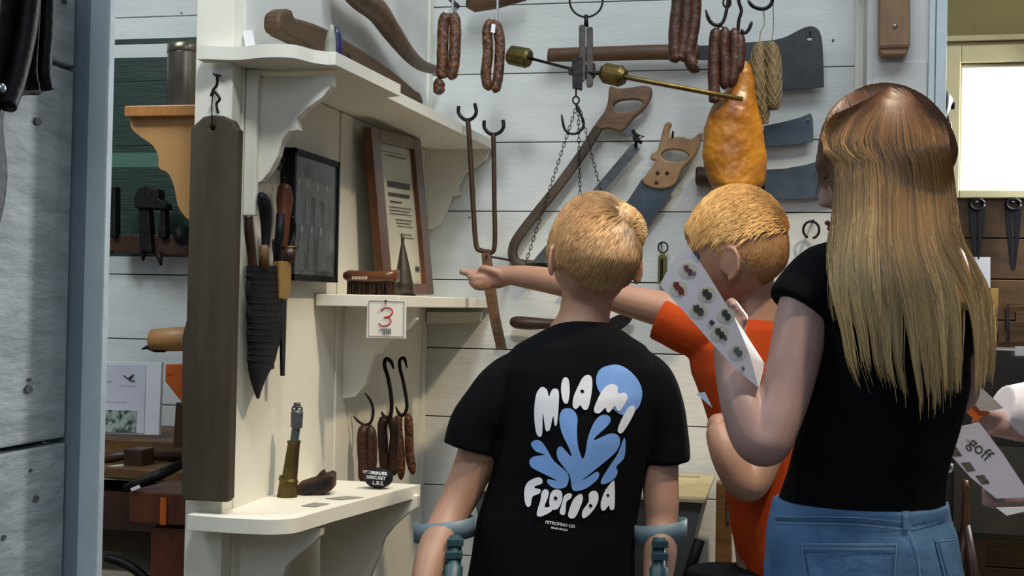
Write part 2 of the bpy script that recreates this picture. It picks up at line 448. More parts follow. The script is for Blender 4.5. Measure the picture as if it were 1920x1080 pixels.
gb = gl.node_tree.nodes['Principled BSDF']; gb.inputs['Transmission Weight'].default_value = 1; gb.inputs['Roughness'].default_value = .02; gb.inputs['IOR'].default_value = 1.05
MB().box((xw0, YF + .022, zw0), (xw1, YF + .026, zw1)).build('pane', gl, wi)
sk = MB().box((xw0 - .8, YF + .9, zw0 - .6), (xw1 + .8, YF + .95, zw1 + .8)).build('bright_overcast_daylight', OUT); tag(sk, kind='structure')

# ============================================================ SHELVES
def pxy(px, py, z): q = on(px, py, 2, z); return (q.x, q.y)
# top shelf
t = thing('wall_shelf', 'white top shelf with scalloped near end, along the left wall above the picture frames', 'shelf', (XW, 2.6, 1.56))
near = [(XW - .05, 1.978), (XW - .05, 1.945)] + catm([(XW - .035, 1.945), (-.93, 1.96), (-.87, 1.945), (-.825, 1.955), (-.805, 2.0), (-.785, 2.02)], 5)
poly = near + [(-.772, 2.02), (-.757, 2.345), (-.79, 2.36), (-.762, YB - .002), (XW + .001, YB - .002), (XW + .001, 1.98)]
v, fc = prism(poly, 1.562, 1.585)
put('shelf_board', v, fc, WHC, t)
brk = [(471, 144), (625, 141), (622, 160), (604, 183), (575, 203), (556, 222), (559, 243), (540, 247), (528, 264), (521, 292), (505, 322), (490, 340), (470, 348)]
plate('bracket', brk, 'Y', 2.05, .02, WHC, t, bev=.001)
brk2 = [(797, 277), (918, 277), (912, 296), (893, 310), (872, 322), (860, 345), (858, 358), (866, 362), (846, 368), (836, 395), (822, 420), (808, 428), (797, 430)]
plate('bracket', brk2, 'Y', 3.175, .02, WHC, t, bev=.001)
# middle shelf
t = thing('wall_shelf', 'narrow white middle shelf with the number 3 card hanging from it', 'shelf', (XW, 2.8, 1.15))
zt3 = on(700, 553, 1, 2.39).z; zb3 = zt3 - .0245
MB().box((XW + .0045, 2.385, zb3), (-.762, YB - .002, zt3)).build('shelf_board', WHC, t, bevel=.002)
b3 = [(640, 575), (782, 575), (780, 600), (768, 615), (738, 632), (722, 650), (718, 662), (704, 664), (694, 690), (684, 722), (666, 744), (640, 748)]
plate('bracket', b3, 'Y', 2.56, .02, WHC, t, bev=.001)
plate('bracket', [(800, 585), (903, 585), (900, 602), (880, 606), (800, 607)], 'Y', 3.175, .02, WHC, t, bev=.001)
# bottom shelf
t = thing('wall_shelf', 'white bottom shelf with rounded near end, carrying the brass tool', 'shelf', (XW, 2.2, .755))
near = catm([(XW - .045, 1.94), (-.92, 1.935), (-.85, 1.94), (-.81, 1.965), (-.797, 2.02), (-.785, 2.09)], 6)
poly = [(XW - .045, 1.978)] + near + [(-.719, 2.415), (XW + .0005, 2.415), (XW + .0005, 1.98)]
v, fc = prism(poly, .752, .777)
put('shelf_board', v, fc, WHC, t)
ZB = .777
plate('bracket', [(443, 992), (603, 990), (600, 1005), (583, 1022), (552, 1045), (537, 1060), (528, 1085), (515, 1130), (490, 1170), (443, 1180)], 'Y', 2.06, .02, WHC, t, bev=.001)
plate('bracket', [(783, 930), (781, 952), (765, 962), (735, 990), (718, 1012), (708, 1045), (690, 1090), (600, 1110), (600, 930)], 'Y', 2.385, .02, WHC, t, bev=.001)

# ============================================================ LEFT WALL OBJECTS
# big hanging board on the post
t = thing('hanging_board', 'long grey-brown wooden board with rounded top hanging on the white post', 'board', on(395, 900, 1, 1.96))
plate('board', [(357, 243), (366, 232), (380, 219), (397, 215), (418, 217), (436, 226), (443, 240), (447, 243), (438, 600), (430, 935), (424, 942), (345, 938), (340, 930), (341, 630), (349, 600)], 'Y', 1.955, .022, BOARD, t,
      holes=[[(398 + 4.5 * cos(a * pi / 4), 240 + 5 * sin(a * pi / 4)) for a in range(8)]], bev=.003)
MB().tube(tpx(catm([(399, 241), (397, 205), (399, 180), (404, 170)], 5), 'Y', 1.952), .0012, 6).build('string', IRON, t)
t = thing('twisted_hook', 'small black twisted iron hook above the hanging board', 'hook', on(405, 150, 1, 1.97))
MB().tube(tpx(catm([(409, 212), (406, 195), (412, 185), (401, 172), (396, 180), (400, 168), (407, 158), (407, 140)], 6), 'Y', 1.965), .0025, 8).build('twisted_shank', IRON, t, True)
MB().tube([on(407, 141, 1, 1.95), on(407, 141, 1, 1.99)], .003, 8).build('nail', IRON, t)
MB().tube(tpx(catm([(400, 138), (407, 143), (414, 141)], 5), 'Y', 1.96), .002, 6).build('cross_pin', IRON, t, True)

# small white card on the top shelf
t = MB().obox(on(469, 84, 1, 2.02), (.009, 0, -.0), (0, .0018, 0), (-.006, .001, .026)).build('shelf_card', PAPER)
tag(t, 'small white card leaning at the near end of the top shelf', 'card')
# blue and white stone on the top shelf
t = thing('glazed_stone', 'small pointed stone, half navy blue half pale, on the top shelf', 'stone', on(625, 115, 1, 2.10))
d = 2.32
MB().loft([(P(622 + o, y, d), r * w * d / F, f * .012) for y, o, w in ((117, -2, 13), (100, -2, 13), (80, -1, 12), (60, 0, 8), (48, 1, 3))], True, 12).build('pale_half', STONE, t, True)
MB().loft([(P(634 + o, y, d + .005), r * w * d / F, f * .012) for y, o, w in ((117, 0, 9), (90, 0, 10), (65, -1, 8), (52, -3, 4))], True, 12).build('blue_half', NAVY, t, True)
# shoulder yoke leaning
t = thing('wooden_yoke', 'long curved brown wooden yoke leaning along the wall on the top shelf', 'yoke', on(640, 140, 0, XW + .03))
plate('beam', [(527, 30), (537, 18), (549, 18), (555, 32), (575, 38), (608, 50), (650, 74), (690, 98), (735, 130), (765, 155), (780, 168), (790, 175), (794, 196), (770, 186), (740, 175), (720, 165), (700, 150), (660, 132), (606, 106), (570, 84), (530, 62)], 'X', XW + .06, .035, YOKE, t, smooth=3, bev=.008)
MB().tube([on(652, 100, 0, XW + .064), on(664, 125, 0, XW + .064)], .002, 6).build('iron_band', IRON, t)
# curved haft
t = thing('curved_haft', 'thick curved brown wooden haft pointing down on the upper left wall', 'wooden handle', on(740, 80, 0, XW + .04))
hp = catm([(640, -40, 24), (670, -8, 24), (705, 18, 25), (735, 60, 22), (765, 100, 17), (790, 122, 13), (817, 131, 10)], 5)
MB().tube([on(a, b, 0, XW + .045) for a, b, c in hp], [c * 2.75 / F for a, b, c in hp], 14, flat=.8).build('haft', HAFT, t, True)

# knife sheath and knives
SX = XW + .03
t = thing('knife_sheath', 'long black braided leather knife sheath hanging on the left wall', 'sheath', on(490, 700, 1, 2.14))
rings = []
sh = [(498, 464, 528), (520, 463, 529), (560, 463, 530), (600, 464, 530), (640, 465, 524), (680, 466, 512), (710, 470, 498), (732, 476, 490), (744, 480, 487), (748, 482, 485)]
for y, a, b in [tuple(q) for q in catm(sh, 8)]:
    A_, B_ = on(a, y, 0, SX), on(b, y, 0, SX)
    rr = 1 + .03 * sin(y * 1.1)
    rings.append(((A_ + B_) / 2, (B_ - A_) / 2 * rr, V((.011, 0, 0)) * rr * min(1, (b - a) / 45)))
MB().loft(rings, True, 20).build('sheath_body', LEATH, t, True)
bd = MB()
for y in range(506, 680, 12):
    a = 464; b = 530 if y < 610 else 530 - (y - 610) * .27
    A_, B_ = on(a, y, 0, SX), on(b, y, 0, SX)
    pts = [A_.lerp(B_, .5 - .5 * cos(k / 9 * pi)) + V((.0117 * sin(k / 9 * pi), 0, -.003 * sin(k / 9 * pi))) for k in range(10)]
    bd.tube(pts, .0012, 5)
bd.build('braid', LEATH, t, True)
plate('side_tab', [(508, 640), (516, 640), (514, 692), (508, 692)], 'X', SX + .004, .006, LEATH, t)
def ow(a, b, off): return on(a, b, 0, XW + off)
def knife(lbl, hpts, m, off, blade=None, bolster=None):
    o = thing('butcher_knife', lbl, 'knife', ow(hpts[-1][0], hpts[-1][1], off), 'knives in the black sheath')
    hh = catm(hpts, 5)
    MB().tube([ow(a, b, off) for a, b, c in hh], [c * 2.2 / F for a, b, c in hh], 12, flat=.75, up=(.2, -1, 0)).build('handle', m, o, True)
    if bolster: MB().tube([ow(bolster[0], q, off + .004) for q in (bolster[1], bolster[1] + 5, bolster[2])], [x_ * bolster[3] * 2.2 / F for x_ in (.7, 1, 1)], 14, flat=.8, up=(.2, -1, 0)).build('bolster', HAND, o, True)
knife('brown knife handle at the left mouth of the black sheath', [(466, 404, 10), (467, 430, 12), (470, 460, 12), (474, 500, 11)], DKW, .028)
knife('thick black knife handle in the middle of the black sheath', [(488, 366, 7), (493, 374, 15), (497, 390, 17), (499, 420, 14), (498, 455, 11), (496, 470, 11)], LEATH, .036, bolster=(495, 459, 502, 12))
knife('slim dark knife handle with a pale rivet beside the middle handle of the sheath', [(513, 450, 5), (515, 462, 7), (516, 480, 6), (516, 502, 6)], DKW, .030)
t = thing('sharpening_steel', 'sharpening steel with reddish wooden handle hanging from a hook beside the sheath', 'sharpening steel', ow(532, 400, .03))
hh = catm([(533, 343, 4), (533, 350, 12), (534, 372, 16), (533, 395, 14), (531, 430, 12), (530, 465, 9)], 5)
MB().tube([ow(a, b, .03) for a, b, c in hh], [c * 2.27 / F for a, b, c in hh], 14, up=(.2, -1, 0)).build('handle', REDW, t, True)
MB().tube([ow(526, 400, .045), ow(524, 440, .045), ow(520, 470, .04), ow(518, 500, .035)], [.008, .009, .007, .004], 10).build('strap', LEATH, t, True)
MB().tube([ow(533 + 4 * cos(a), 337 + 5 * sin(a), .03) for a in [k * pi / 6 for k in range(13)]], .0012, 6).build('eye', IRON, t, True)
t = thing('wire_hook', 'thin twisted black wire hook on the wall beside the black picture frame', 'hook', ow(531, 300, .02))
MB().tube([ow(a, b, .025) for a, b in catm([(533, 332), (531, 318), (525, 312), (522, 318), (529, 308), (534, 300), (529, 294), (531, 286)], 5)], .0018, 6).build('wire', IRON, t, True)
MB().tube([ow(531, 287, .035), ow(531, 287, -.01)], .0025, 8).build('nail', IRON, t)
t = thing('horn_handled_knife', 'slim knife with yellow horn handle and brass ring hanging beside the black sheath', 'knife', ow(538, 520, .04))
MB().tube([ow(543, 464, .04), ow(540, 490, .04)], [.0145, .0135], 12, up=(.2, -1, 0)).build('collar', DKW, t, True)
MB().tube([ow(543, 461, .04), ow(543, 466, .04)], .015, 12, up=(.2, -1, 0)).build('brass_ring', BRASS, t, True)
plate('handle', [(524, 490), (548, 490), (546, 540), (541, 562), (526, 560)], 'X', XW + .045, .014, mat('horn', '#7a5a2a', '#9a773c', .4, scale=20), t, bev=.002)
MB().tube([ow(a, b, .045) for a, b in catm([(549, 405), (552, 430), (550, 448), (544, 462)], 5)], .004, 8).build('strap', LEATH, t, True)
plate('blade', [(527, 562), (538, 562), (536, 640), (534, 705), (530, 705)], 'X', XW + .038, .005, IRON, t)

# black frame
def framed(name, lbl, corners, plane, val, th, bw, fm, pic, lean=None):
    """corners px: tl,tr,br,bl; built as a box on the wall"""
    q = [unp(a, b, plane, val) for a, b in corners]
    o = thing(name, lbl, 'picture frame', (q[2] + q[3]) / 2)
    ex, ey, ez = frame(plane)
    y0 = (q[0].y + q[3].y) / 2; y1 = (q[1].y + q[2].y) / 2; z1 = (q[0].z + q[1].z) / 2; z0 = (q[2].z + q[3].z) / 2
    return o, y0, y1, z0, z1
o, y0, y1, z0, z1 = framed('framed_photograph', 'narrow black picture frame with a dark photograph on the left wall', [(551, 276), (640, 304), (632, 530), (551, 525)], 'X', XW + .03, .028, .01, None, None)
X0, X1 = XW + .001, XW + .030
for a, b in (((y0, z0), (y0 + .01, z1)), ((y1 - .01, z0), (y1, z1)), ((y0, z0), (y1, z0 + .012)), ((y0, z1 - .012), (y1, z1))):
    MB().box((X0, a[0], a[1]), (X1, b[0], b[1])).build('frame_bar', LEATH, o, bevel=.001)
MB().box((X0, y0 + .008, z0 + .008), (X1 - .004, y1 - .008, z1 - .008)).build('photograph', GLASS, o)
gp = mat('photo_grey', '#474f4d', '#59615e', .25, scale=40); gh = mat('photo_pale', '#6d7571', '#7d8480', .25)
for k in range(7):
    yy = y0 + .03 + (k % 4) * .05 + .02 * (k // 4); zc = z0 + (.16 if k < 4 else .07)
    bd_ = MB(); bd_.add([(X1 - .0037 + .0002 * (k // 4), yy + a, zc + c) for a, c in ((-.014, -.05), (.016, -.05), (.014, .01), (.006, .022), (-.006, .022), (-.013, .01))], [(0, 1, 2, 3, 4, 5)])
    bd_.build('printed_figure', gp, o)
    hd_ = MB(); hd_.add([(X1 - .0036 + .0002 * (k // 4), yy + .007 * cos(q), zc + .031 + .009 * sin(q)) for q in [i * pi / 5 for i in range(10)]], [tuple(range(10))])
    hd_.build('printed_face', gh, o)
MB().add([(X1 - .0038, y0 + .03, z1 - .05), (X1 - .0038, y1 - .02, z1 - .06), (X1 - .0038, y1 - .02, z1 - .10), (X1 - .0038, y0 + .05, z1 - .08)], [(0, 1, 2, 3)]).build('printed_roof', gp, o)

# certificate frame, leaning and turned towards the viewer
t = thing('framed_certificate', 'brown wooden frame with a printed certificate leaning above the middle shelf', 'picture frame', on(745, 555, 0, XW + .1))
A = on(684, 238, 0, XW + .03); B = on(779, 262, 0, XW + .035); Cc = P(810, 556, 3.06); D = P(711, 553, 2.78)
def bil(s, q): return A.lerp(B, s).lerp(D.lerp(Cc, s), q)
Cc = B + (D - A) * 1.03 + (Cc - B - (D - A)) * .25
nrm = (B - A).cross(D - A).normalized()
if nrm.dot(C - A) < 0: nrm = -nrm
def slab(s0, q0, s1, q1, lo, hi):
    c = [bil(s0, q0), bil(s1, q0), bil(s1, q1), bil(s0, q1)]
    return [x + nrm * lo for x in c] + [x + nrm * hi for x in c], [(0, 3, 2, 1), (4, 5, 6, 7), (0, 1, 5, 4), (1, 2, 6, 5), (2, 3, 7, 6), (3, 0, 4, 7)]
for q in ((0, 0, .16, 1), (.84, 0, 1, 1), (.16, 0, .84, .075), (.16, .93, .84, 1)):
    MB().add(*slab(*q, -.006, .014)).build('frame_bar', FRW, t, bevel=.002)
MB().add(*slab(.14, .06, .86, .95, -.004, .002)).build('certificate', PAPERY, t)
ib = MB(); ib.add(*slab(.30, .30, .74, .335, .0045, .005))
for q, a, b, h in ((.37, .3, .72, .02), (.42, .32, .55, .008), (.455, .3, .74, .004), (.475, .3, .7, .004), (.495, .3, .74, .004), (.53, .4, .74, .004), (.55, .4, .7, .004), (.57, .42, .74, .004), (.62, .45, .7, .004), (.12, .24, .76, .003), (.14, .3, .7, .006), (.64, .5, .74, .004), (.82, .72, .8, .03)):
    ib.add(*slab(a, q, b, q + h, .0045, .005))
tag(ib.build('print', INKD, t), kind='stuff')

# brush on the middle shelf
t = thing('bristle_brush', 'wooden scrubbing brush with dark bristles on the middle shelf', 'brush', on(695, 552, 1, 2.44))
YBR = 2.42
rg = []
for s in range(11):
    k = s / 10; xx = 648 + 98 * k
    h = 12 if k > .06 else 7
    rg.append((on(xx, 517 + 3 * sin(k * 3), 1, YBR + .03), V((0, 0, 1)) * h * 2.55 / F, V((0, .028, 0)) * (1 if .05 < k < .95 else .6)))
MB().loft(rg, True, 14, .7).build('brush_back', FRW, t, True)
bb = MB()
for i in range(46):
    for j in range(5):
        a = on(652 + 88 * i / 45 + random.uniform(-1, 1), 528, 1, YBR + .008 + j * .011)
        b = a + V((random.uniform(-.002, .002), random.uniform(-.003, .003), 0)); b.z = zt3 + .001
        bb.tube([a, b], .0011, 4)
tag(bb.build('bristles', DKW, t), kind='stuff')
bt = MB()
for k, w_ in enumerate((3, 6, 5, 4, 6)):
    bt.add(*(lambda c: ([c + V((-.003, 0, -.003)), c + V((.003, 0, -.003)), c + V((.0035, 0, .003)), c + V((-.002, 0, .003))], [(0, 1, 2, 3)]))(on(662 + k * 6, 521, 1, YBR + .0005)))
bt.build('worn_lettering', mat('faded_letters', '#b9a790', rough=.7), t)
# funnel
t = thing('metal_funnel', 'tall dark metal cone funnel standing on the middle shelf', 'funnel', on(757, 553, 1, 2.55))
hb = on(760, 554, 1, 2.56)
pr_ = [(554, 20), (530, 17), (500, 12), (470, 6), (456, 3), (450, 3.4), (440, 3.2), (437, 1)]
MB().tube([on(758 - (554 - y) * .03, y, 1, 2.56) for y, c in pr_], [c * 2.66 / F for y, c in pr_], 20).build('cone', mat('dark_sheet_metal', '#3a342c', '#5a5145', .4, .7, scale=15, bump=.2), t, True)
MB().tube([hb + V((.023 * cos(a), .023 * sin(a), .0005)) for a in [k * pi / 8 for k in range(17)]], .001, 5).build('base_rim', IRON, t, True)

# number card
t = thing('number_card', 'white square card with a red 3 hanging from the middle shelf edge', 'sign', on(725, 635, 1, 2.37))
plate('card', [(689, 560), (762, 563), (761, 635), (687, 633)], 'Y', 2.378, .0012, mat('cream_card', '#e2dccb', '#e8e3d6', .6), t)
bx = MB()
for a, b in (((692, 564), (758, 566)), ((691, 630), (757, 632)), ((692, 564), (691, 630)), ((758, 566), (757, 632))):
    bx.tube([on(*a, 1, 2.377), on(*b, 1, 2.377)], .0006, 4)
bx.build('printed_border', INK, t)
MB().tube([on(x_, y_, 1, 2.3765) for x_, y_ in catm([(714, 583), (722, 577), (733, 579), (736, 586), (730, 593), (720, 595), (729, 596), (733, 602), (728, 609), (717, 611), (710, 606)], 5)], .0013, 6, flat=.6).build('numeral_three', RED, t)
MB().tube([on(x_, y_, 1, 2.3765) for x_, y_ in ((710, 620), (717, 617))], .0007, 4).build('red_mark', RED, t)
bx = MB()
for k in range(5): bx.box(on(717 + k * 3.4, 616, 1, 2.377), on(719 + k * 3.4, 626 + (k % 2), 1, 2.3765))
bx.build('printed_crest', INK, t)
MB().tube([on(723, 564, 1, 2.370), on(723, 564, 1, 2.385)], .0022, 8).build('pin', IRON, t)

# brass tool on the bottom shelf
t = thing('brass_pump_tool', 'upright tapering brass tool with a small tap on top on the bottom shelf', 'brass tool', on(540, 948, 1, 2.16))
d = 2.32
sp = [(949, 537, 23), (941, 537, 22.5), (939, 538, 20), (903, 541, 17), (901, 541, 19), (898, 542, 19), (896, 543, 14.5), (832, 551, 11.5), (829, 551, 13), (826, 551, 12.5)]
MB().tube([P(x_, y, d) for y, x_, c in sp], [c * d / F for y, x_, c in sp], 24).build('brass_body', BRASS, t, False)
sp = [(826, 552, 8), (803, 555, 8), (801, 556, 11), (773, 557, 11.5), (768, 557, 9)]
MB().tube([P(x_, y, d) for y, x_, c in sp], [c * d / F for y, x_, c in sp], 16).build('steel_neck', STEEL, t, False)
MB().tube(pxl([(556, 770), (557, 757)], d), .003, 8).build('stem', STEEL, t, True)
MB().tube(pxl([(548, 769), (549, 763), (565, 763), (566, 769)], d), .0025, 8).build('tap_bar', STEEL, t, True)
MB().tube(pxl([(551, 758), (563, 758)], d), .0035, 8).build('tap_knob', STEEL, t, True)
# iron mould
t = thing('cast_mould', 'dark hollow cast metal piece lying behind the brass tool on the bottom shelf', 'metal mould', on(595, 935, 1, 2.3))
rg = [(P(x_, y, 2.36), u * w1 * 2.36 / F, f * .02) for x_, y, w1 in ((561, 923, 17), (565, 922, 20), (590, 913, 19), (622, 901, 18), (628, 899, 13))]
MB().loft(rg, True, 16, .45).build('mould_body', RUST, t)
MB().loft([(P(x_, y, 2.338), u * w1 * 2.36 / F, f * .006) for x_, y, w1 in ((568, 922, 8), (600, 910, 8), (620, 902, 7))], True, 8).build('mould_rib', IRON, t)
plate('spike', [(594, 893), (600, 885), (606, 882), (609, 890), (619, 886), (617, 896), (622, 900), (600, 900)], 'F', 2.35, .02, RUST, t)
# paper labels on the bottom shelf
for pp, l in (([(565, 948), (590, 950), (618, 944), (588, 942)], 'small grey caption strip lying near the rounded end of the bottom shelf'),
              ([(610, 934), (640, 937), (682, 932), (650, 930)], 'larger grey caption strip at the middle of the bottom shelf')):
    vs = [on(a, b, 2, ZB + .0015) for a, b in pp]
    n_ = 4; v_ = vs + [x_ - V((0, 0, .001)) for x_ in vs]
    o = put('caption_slip', v_, [(0, 1, 2, 3), (7, 6, 5, 4)] + [(i, i + 4, (i + 1) % 4 + 4, (i + 1) % 4) for i in range(4)], mat('caption_paper', '#8d8a80', rough=.6))
    tag(o, l, 'caption')

# meat hooks + sausages on the left wall below the middle shelf
def hook(lbl, pts, rad, d, grp=None, m=IRON):
    o = thing('meat_hook', lbl, 'hook', P(pts[0][0], pts[0][1], d), grp)
    q = catm(pts, 6); n_ = len(q)
    MB().tube([P(a, b, d) for a, b in q], [rad * min(1, .35 + (n_ - 1 - i) / n_ * 6, .35 + i / n_ * 6) for i in range(n_)], 8).build('bent_rod', m, o, True)
    return o
def sausage(mb, pts, rad, d):
    q = catm(pts, 7); n_ = len(q); R = []
    for i in range(n_):
        e = min(i, n_ - 1 - i) / 4.0
        R.append(rad * d / F * (sin(min(1, e + .12) * pi / 2)) * (1 + .025 * sin(i * 1.3)))
    mb.tube([P(a, b, d) for a, b in q], R, 12); return mb
def pair(lbl, chains, rad, d, m, grp, cat='sausage'):
    o = thing('sausage_pair', lbl, cat, P(chains[0][-1][0], chains[0][-1][1], d), grp)
    for c in chains: sausage(MB(), c, rad, d).build('sausage', m, o, True)
    q = [P(c[0][0], c[0][1] + 3, d) for c in chains]
    if len(q) > 1: MB().tube([q[0], (q[0] + q[1]) / 2 + V((0, 0, .006)), q[1]], .002, 6).build('link', m, o, True)
    return o
G = 'hooks below the middle shelf'
hook('C-shaped black hook, leftmost below the middle shelf', [(663, 780), (672, 790), (685, 797), (696, 790), (700, 770), (694, 750), (684, 737)], .003, 2.74, G)
hook('tall thick black S-hook, middle one of three below the middle shelf', [(715, 772), (722, 782), (732, 780), (734, 750), (728, 710), (721, 685), (724, 673), (733, 678), (738, 692)], .0048, 2.86, G)
hook('tall slim black S-hook, rightmost below the middle shelf', [(742, 762), (748, 775), (757, 778), (763, 760), (757, 720), (750, 690), (750, 675), (758, 672), (763, 690)], .0044, 2.98, G)
G = 'sausages above the bottom shelf'
pair('flat reddish-brown sausage pair hanging on the C-shaped hook', [[(682, 796), (680, 830), (682, 870), (682, 906)], [(694, 797), (697, 840), (695, 880), (692, 900)]], 11, 2.74, SAUSD, G)
pair('dark sausage pair on the middle hook below the middle shelf', [[(722, 782), (717, 800), (719, 850), (722, 885)], [(733, 782), (740, 810), (737, 860), (738, 892)]], 9.5, 2.86, SAUSD, G)
pair('uneven brown sausage pair on the rightmost hook below the middle shelf', [[(748, 778), (746, 800), (751, 850), (752, 900)], [(765, 775), (767, 810), (768, 850), (775, 890)]], 8.5, 2.98, SAUS, G)
t = thing('woven_pouch', 'small rounded black pouch with three lines of white lettering on the bottom shelf', 'pouch', on(705, 912, 1, 2.36))
MB().ell(P(710, 896, 2.44), r * .029, f * .018, u * .021, 18).build('pouch_body', LEATH, t, True)
ph = bvh(t.children[0])

# text helper : real letters as thin meshes
def text(name, body, px, py, hpx, d, m, parent, rot=0, bv=None, bold=0, italic=0):
    cu = bpy.data.curves.new('t', 'FONT'); cu.body = body; cu.align_x = 'CENTER'; cu.align_y = 'CENTER'; cu.size = 1; cu.offset = bold; cu.shear = italic
    o = bpy.data.objects.new('t', cu)
    me = bpy.data.meshes.new_from_object(o); k = hpx / .7
    vs = []
    for v in me.vertices:
        x_, y_ = v.co.x * k, v.co.y * k
        X_, Y_ = px + x_ * cos(rot) + y_ * sin(rot), py + x_ * sin(rot) - y_ * cos(rot)
        if bv:
            dr = ray(X_, Y_).normalized(); h = bv.ray_cast(C, dr); vs.append((h[0] - dr * .0016) if h[0] else P(X_, Y_, d))
        else: vs.append(P(X_, Y_, d))
    fs = [tuple(p.vertices) for p in me.polygons]
    bpy.data.objects.remove(o); bpy.data.meshes.remove(me); bpy.data.curves.remove(cu)
    return put(name, vs, fs, m, parent)
text('lettering', 'VETERINÆR', 703, 887, 6, 2.42, PRW, t, .1, ph, .02)
text('lettering', 'SIRKUSET', 705, 896, 6, 2.42, PRW, t, .1, ph, .02)
text('lettering', 'L.B.S.', 709, 906, 7, 2.42, PRW, t, .1, ph, .02)

# ============================================================ HANGING RAIL AND MEAT
DR = 2.9
t = thing('hanging_rail', 'thin black iron rail above the picture edge carrying the hooks', 'rail', P(1200, -60, DR))
MB().tube([on(780, -52, 1, 2.86), on(1640, -90, 1, 2.86)], .007, 10).build('rod', IRON, t, True)
for a, b in ((790, -52), (1625, -90)):
    q = on(a, b, 1, 2.86); MB().tube([q, q + V((0, .345, 0))], .006, 8).build('support', IRON, t, True)
G = 'hooks on the hanging rail'
yr = 2.86
def dd(px, py):  # camera depth of the rail plane here
    return (on(px, py, 1, yr) - C).dot(f)
D1 = dd(840, 60)
hook('bright S-hook of the leftmost hanging sausages', [(838, 18), (836, 26), (843, 32), (848, 20), (849, -10), (846, -45), (840, -58), (834, -50)], .0032, D1, G, CHROME)
hook('bright S-hook of the second hanging sausages from the left', [(923, 34), (920, 42), (927, 46), (931, 34), (933, 5), (930, -40), (925, -62), (918, -54)], .0032, D1, G, CHROME)
G = 'sausages hanging in front of the back wall'
pair('knobbly reddish sausage pair, leftmost on the rail, one end curled', [[(840, 26), (832, 42), (830, 90), (829, 130), (827, 148)], [(845, 26), (853, 42), (853, 90), (850, 125), (845, 150)], [(829, 150), (823, 160), (824, 178)]], 11, D1, SAUS, G)
pair('reddish sausage pair with a pale tag, second from the left on the rail', [[(925, 38), (914, 56), (915, 100), (911, 140), (917, 170)], [(929, 38), (937, 75), (936, 120), (933, 150), (927, 174)]], 10, D1, SAUS, G)
o = plate('string_tag', [(922, 44), (929, 46), (928, 62), (920, 60)], 'F', D1 - .018, .001, PAPER); tag(o, 'tiny pale tag on the second sausage pair from the left', 'tag')
D2 = dd(1285, 60)
pair('dark sausage trio near the cleaver handle, third from the left on the rail', [[(1268, -55), (1271, 0), (1266, 50), (1265, 95), (1268, 118)], [(1286, -55), (1288, 0), (1284, 60), (1278, 100), (1272, 112)], [(1302, -50), (1303, 20), (1297, 70), (1291, 100), (1300, 125), (1307, 122)]], 12, D2, SAUSD, G)
D3 = D2 - .02
pair('dark sausage bundle hanging in front of the ham', [[(1343, 52), (1340, 80), (1338, 130), (1339, 175), (1341, 194)], [(1360, 50), (1357, 90), (1360, 130), (1358, 168)], [(1376, 52), (1378, 90), (1376, 130), (1370, 165)], [(1386, 60), (1387, 100), (1382, 140)]], 11, D3, SAUSD, G)
G = 'black hooks by the ham'
hook('black double-curved hook to the upper left of the ham', [(1323, 18), (1330, 38), (1342, 47), (1355, 42), (1362, 20), (1366, -10), (1362, -30)], .0042, D3 - .01, G)
hook('black hook with a ring just above the dark sausage bundle', [(1389, 55), (1396, 62), (1404, 55), (1410, 40)], .004, D3 - .01, G)
hook('black chain hook between the sausage bundle and the salami', [(1383, 72), (1385, 40), (1390, 20), (1385, 0), (1388, -30)], .004, D3, G)
hook('wide black hook holding the salami string', [(1402, 0), (1412, 12), (1430, 17), (1444, 10), (1449, -5), (1450, -40)], .0045, D3 + .05, G)
rb = thing('chain_ring', 'small black iron ring above the dark sausage bundle', 'ring', P(1362, 2, D3))
MB().tube([P(1363 + 7 * cos(a), 5 + 9 * sin(a), D3 - .005) for a in [k * pi / 8 for k in range(17)]], .0025, 6).build('ring_wire', IRON, rb, True)
# ham
D4 = 2.88
t = thing('smoked_ham', 'large glossy golden smoked ham hanging in front of the cleaver', 'ham', P(1380, 355, D4))
hs = [(116, 1380, 1402), (135, 1376, 1410), (165, 1366, 1415), (188, 1345, 1419), (210, 1331, 1423), (240, 1322, 1429), (270, 1319, 1432), (300, 1319, 1436), (325, 1325, 1436), (345, 1334, 1430), (356, 1348, 1418), (362, 1365, 1405)]
hm = MB()
hm.loft([(P((a + b) / 2, y, D4 + (b - a) / 2 * D4 / F * .25), r * (b - a) / 2 * D4 / F, f * min((b - a) / 2, 48) * D4 / F * .75) for y, a, b in catm(hs, 3)], True, 28)
o = hm.build('ham_body', HAM, t); grow(o, .004, 3, lambda c: .002 + .0022 * noise.noise(c * 30) + .0012 * noise.noise(c * 80))
# net salami
D5 = D3 + .06
t = thing('net_salami', 'pale speckled salami in string netting hanging right of the ham', 'salami', P(1440, 230, D5))
s1 = [(80, 1426, 7), (95, 1424, 13), (130, 1421, 17), (170, 1424, 17), (205, 1430, 13), (232, 1434, 6)]
s2 = [(78, 1444, 6), (92, 1446, 13), (125, 1449, 16), (170, 1450, 15), (195, 1450, 12), (206, 1452, 6)]
for s_, dz in ((s1, 0), (s2, -.012)):
    q = catm(s_, 5)
    MB().tube([P(a, y, D5 + dz) for y, a, c in q], [c * D5 / F for y, a, c in q], 16).build('salami_body', SALAMI, t, True)
    nt_ = MB()
    for k in range(10):
        for sg in (1, -1):
            pts = []
            for i, (y, a, c) in enumerate(q):
                th_ = sg * i * .22 + k * 2 * pi / 10
                pts.append(P(a, y, D5 + dz) + (r * cos(th_) + f * sin(th_)) * (c * D5 / F + .0004))
            nt_.tube(pts, .0009, 4)
    tag(nt_.build('netting', NET, t), kind='stuff')
MB().tube(pxl(catm([(1424, 85), (1426, 60), (1433, 45), (1431, 16)], 4), D5), .0012, 5).build('string', NET, t)
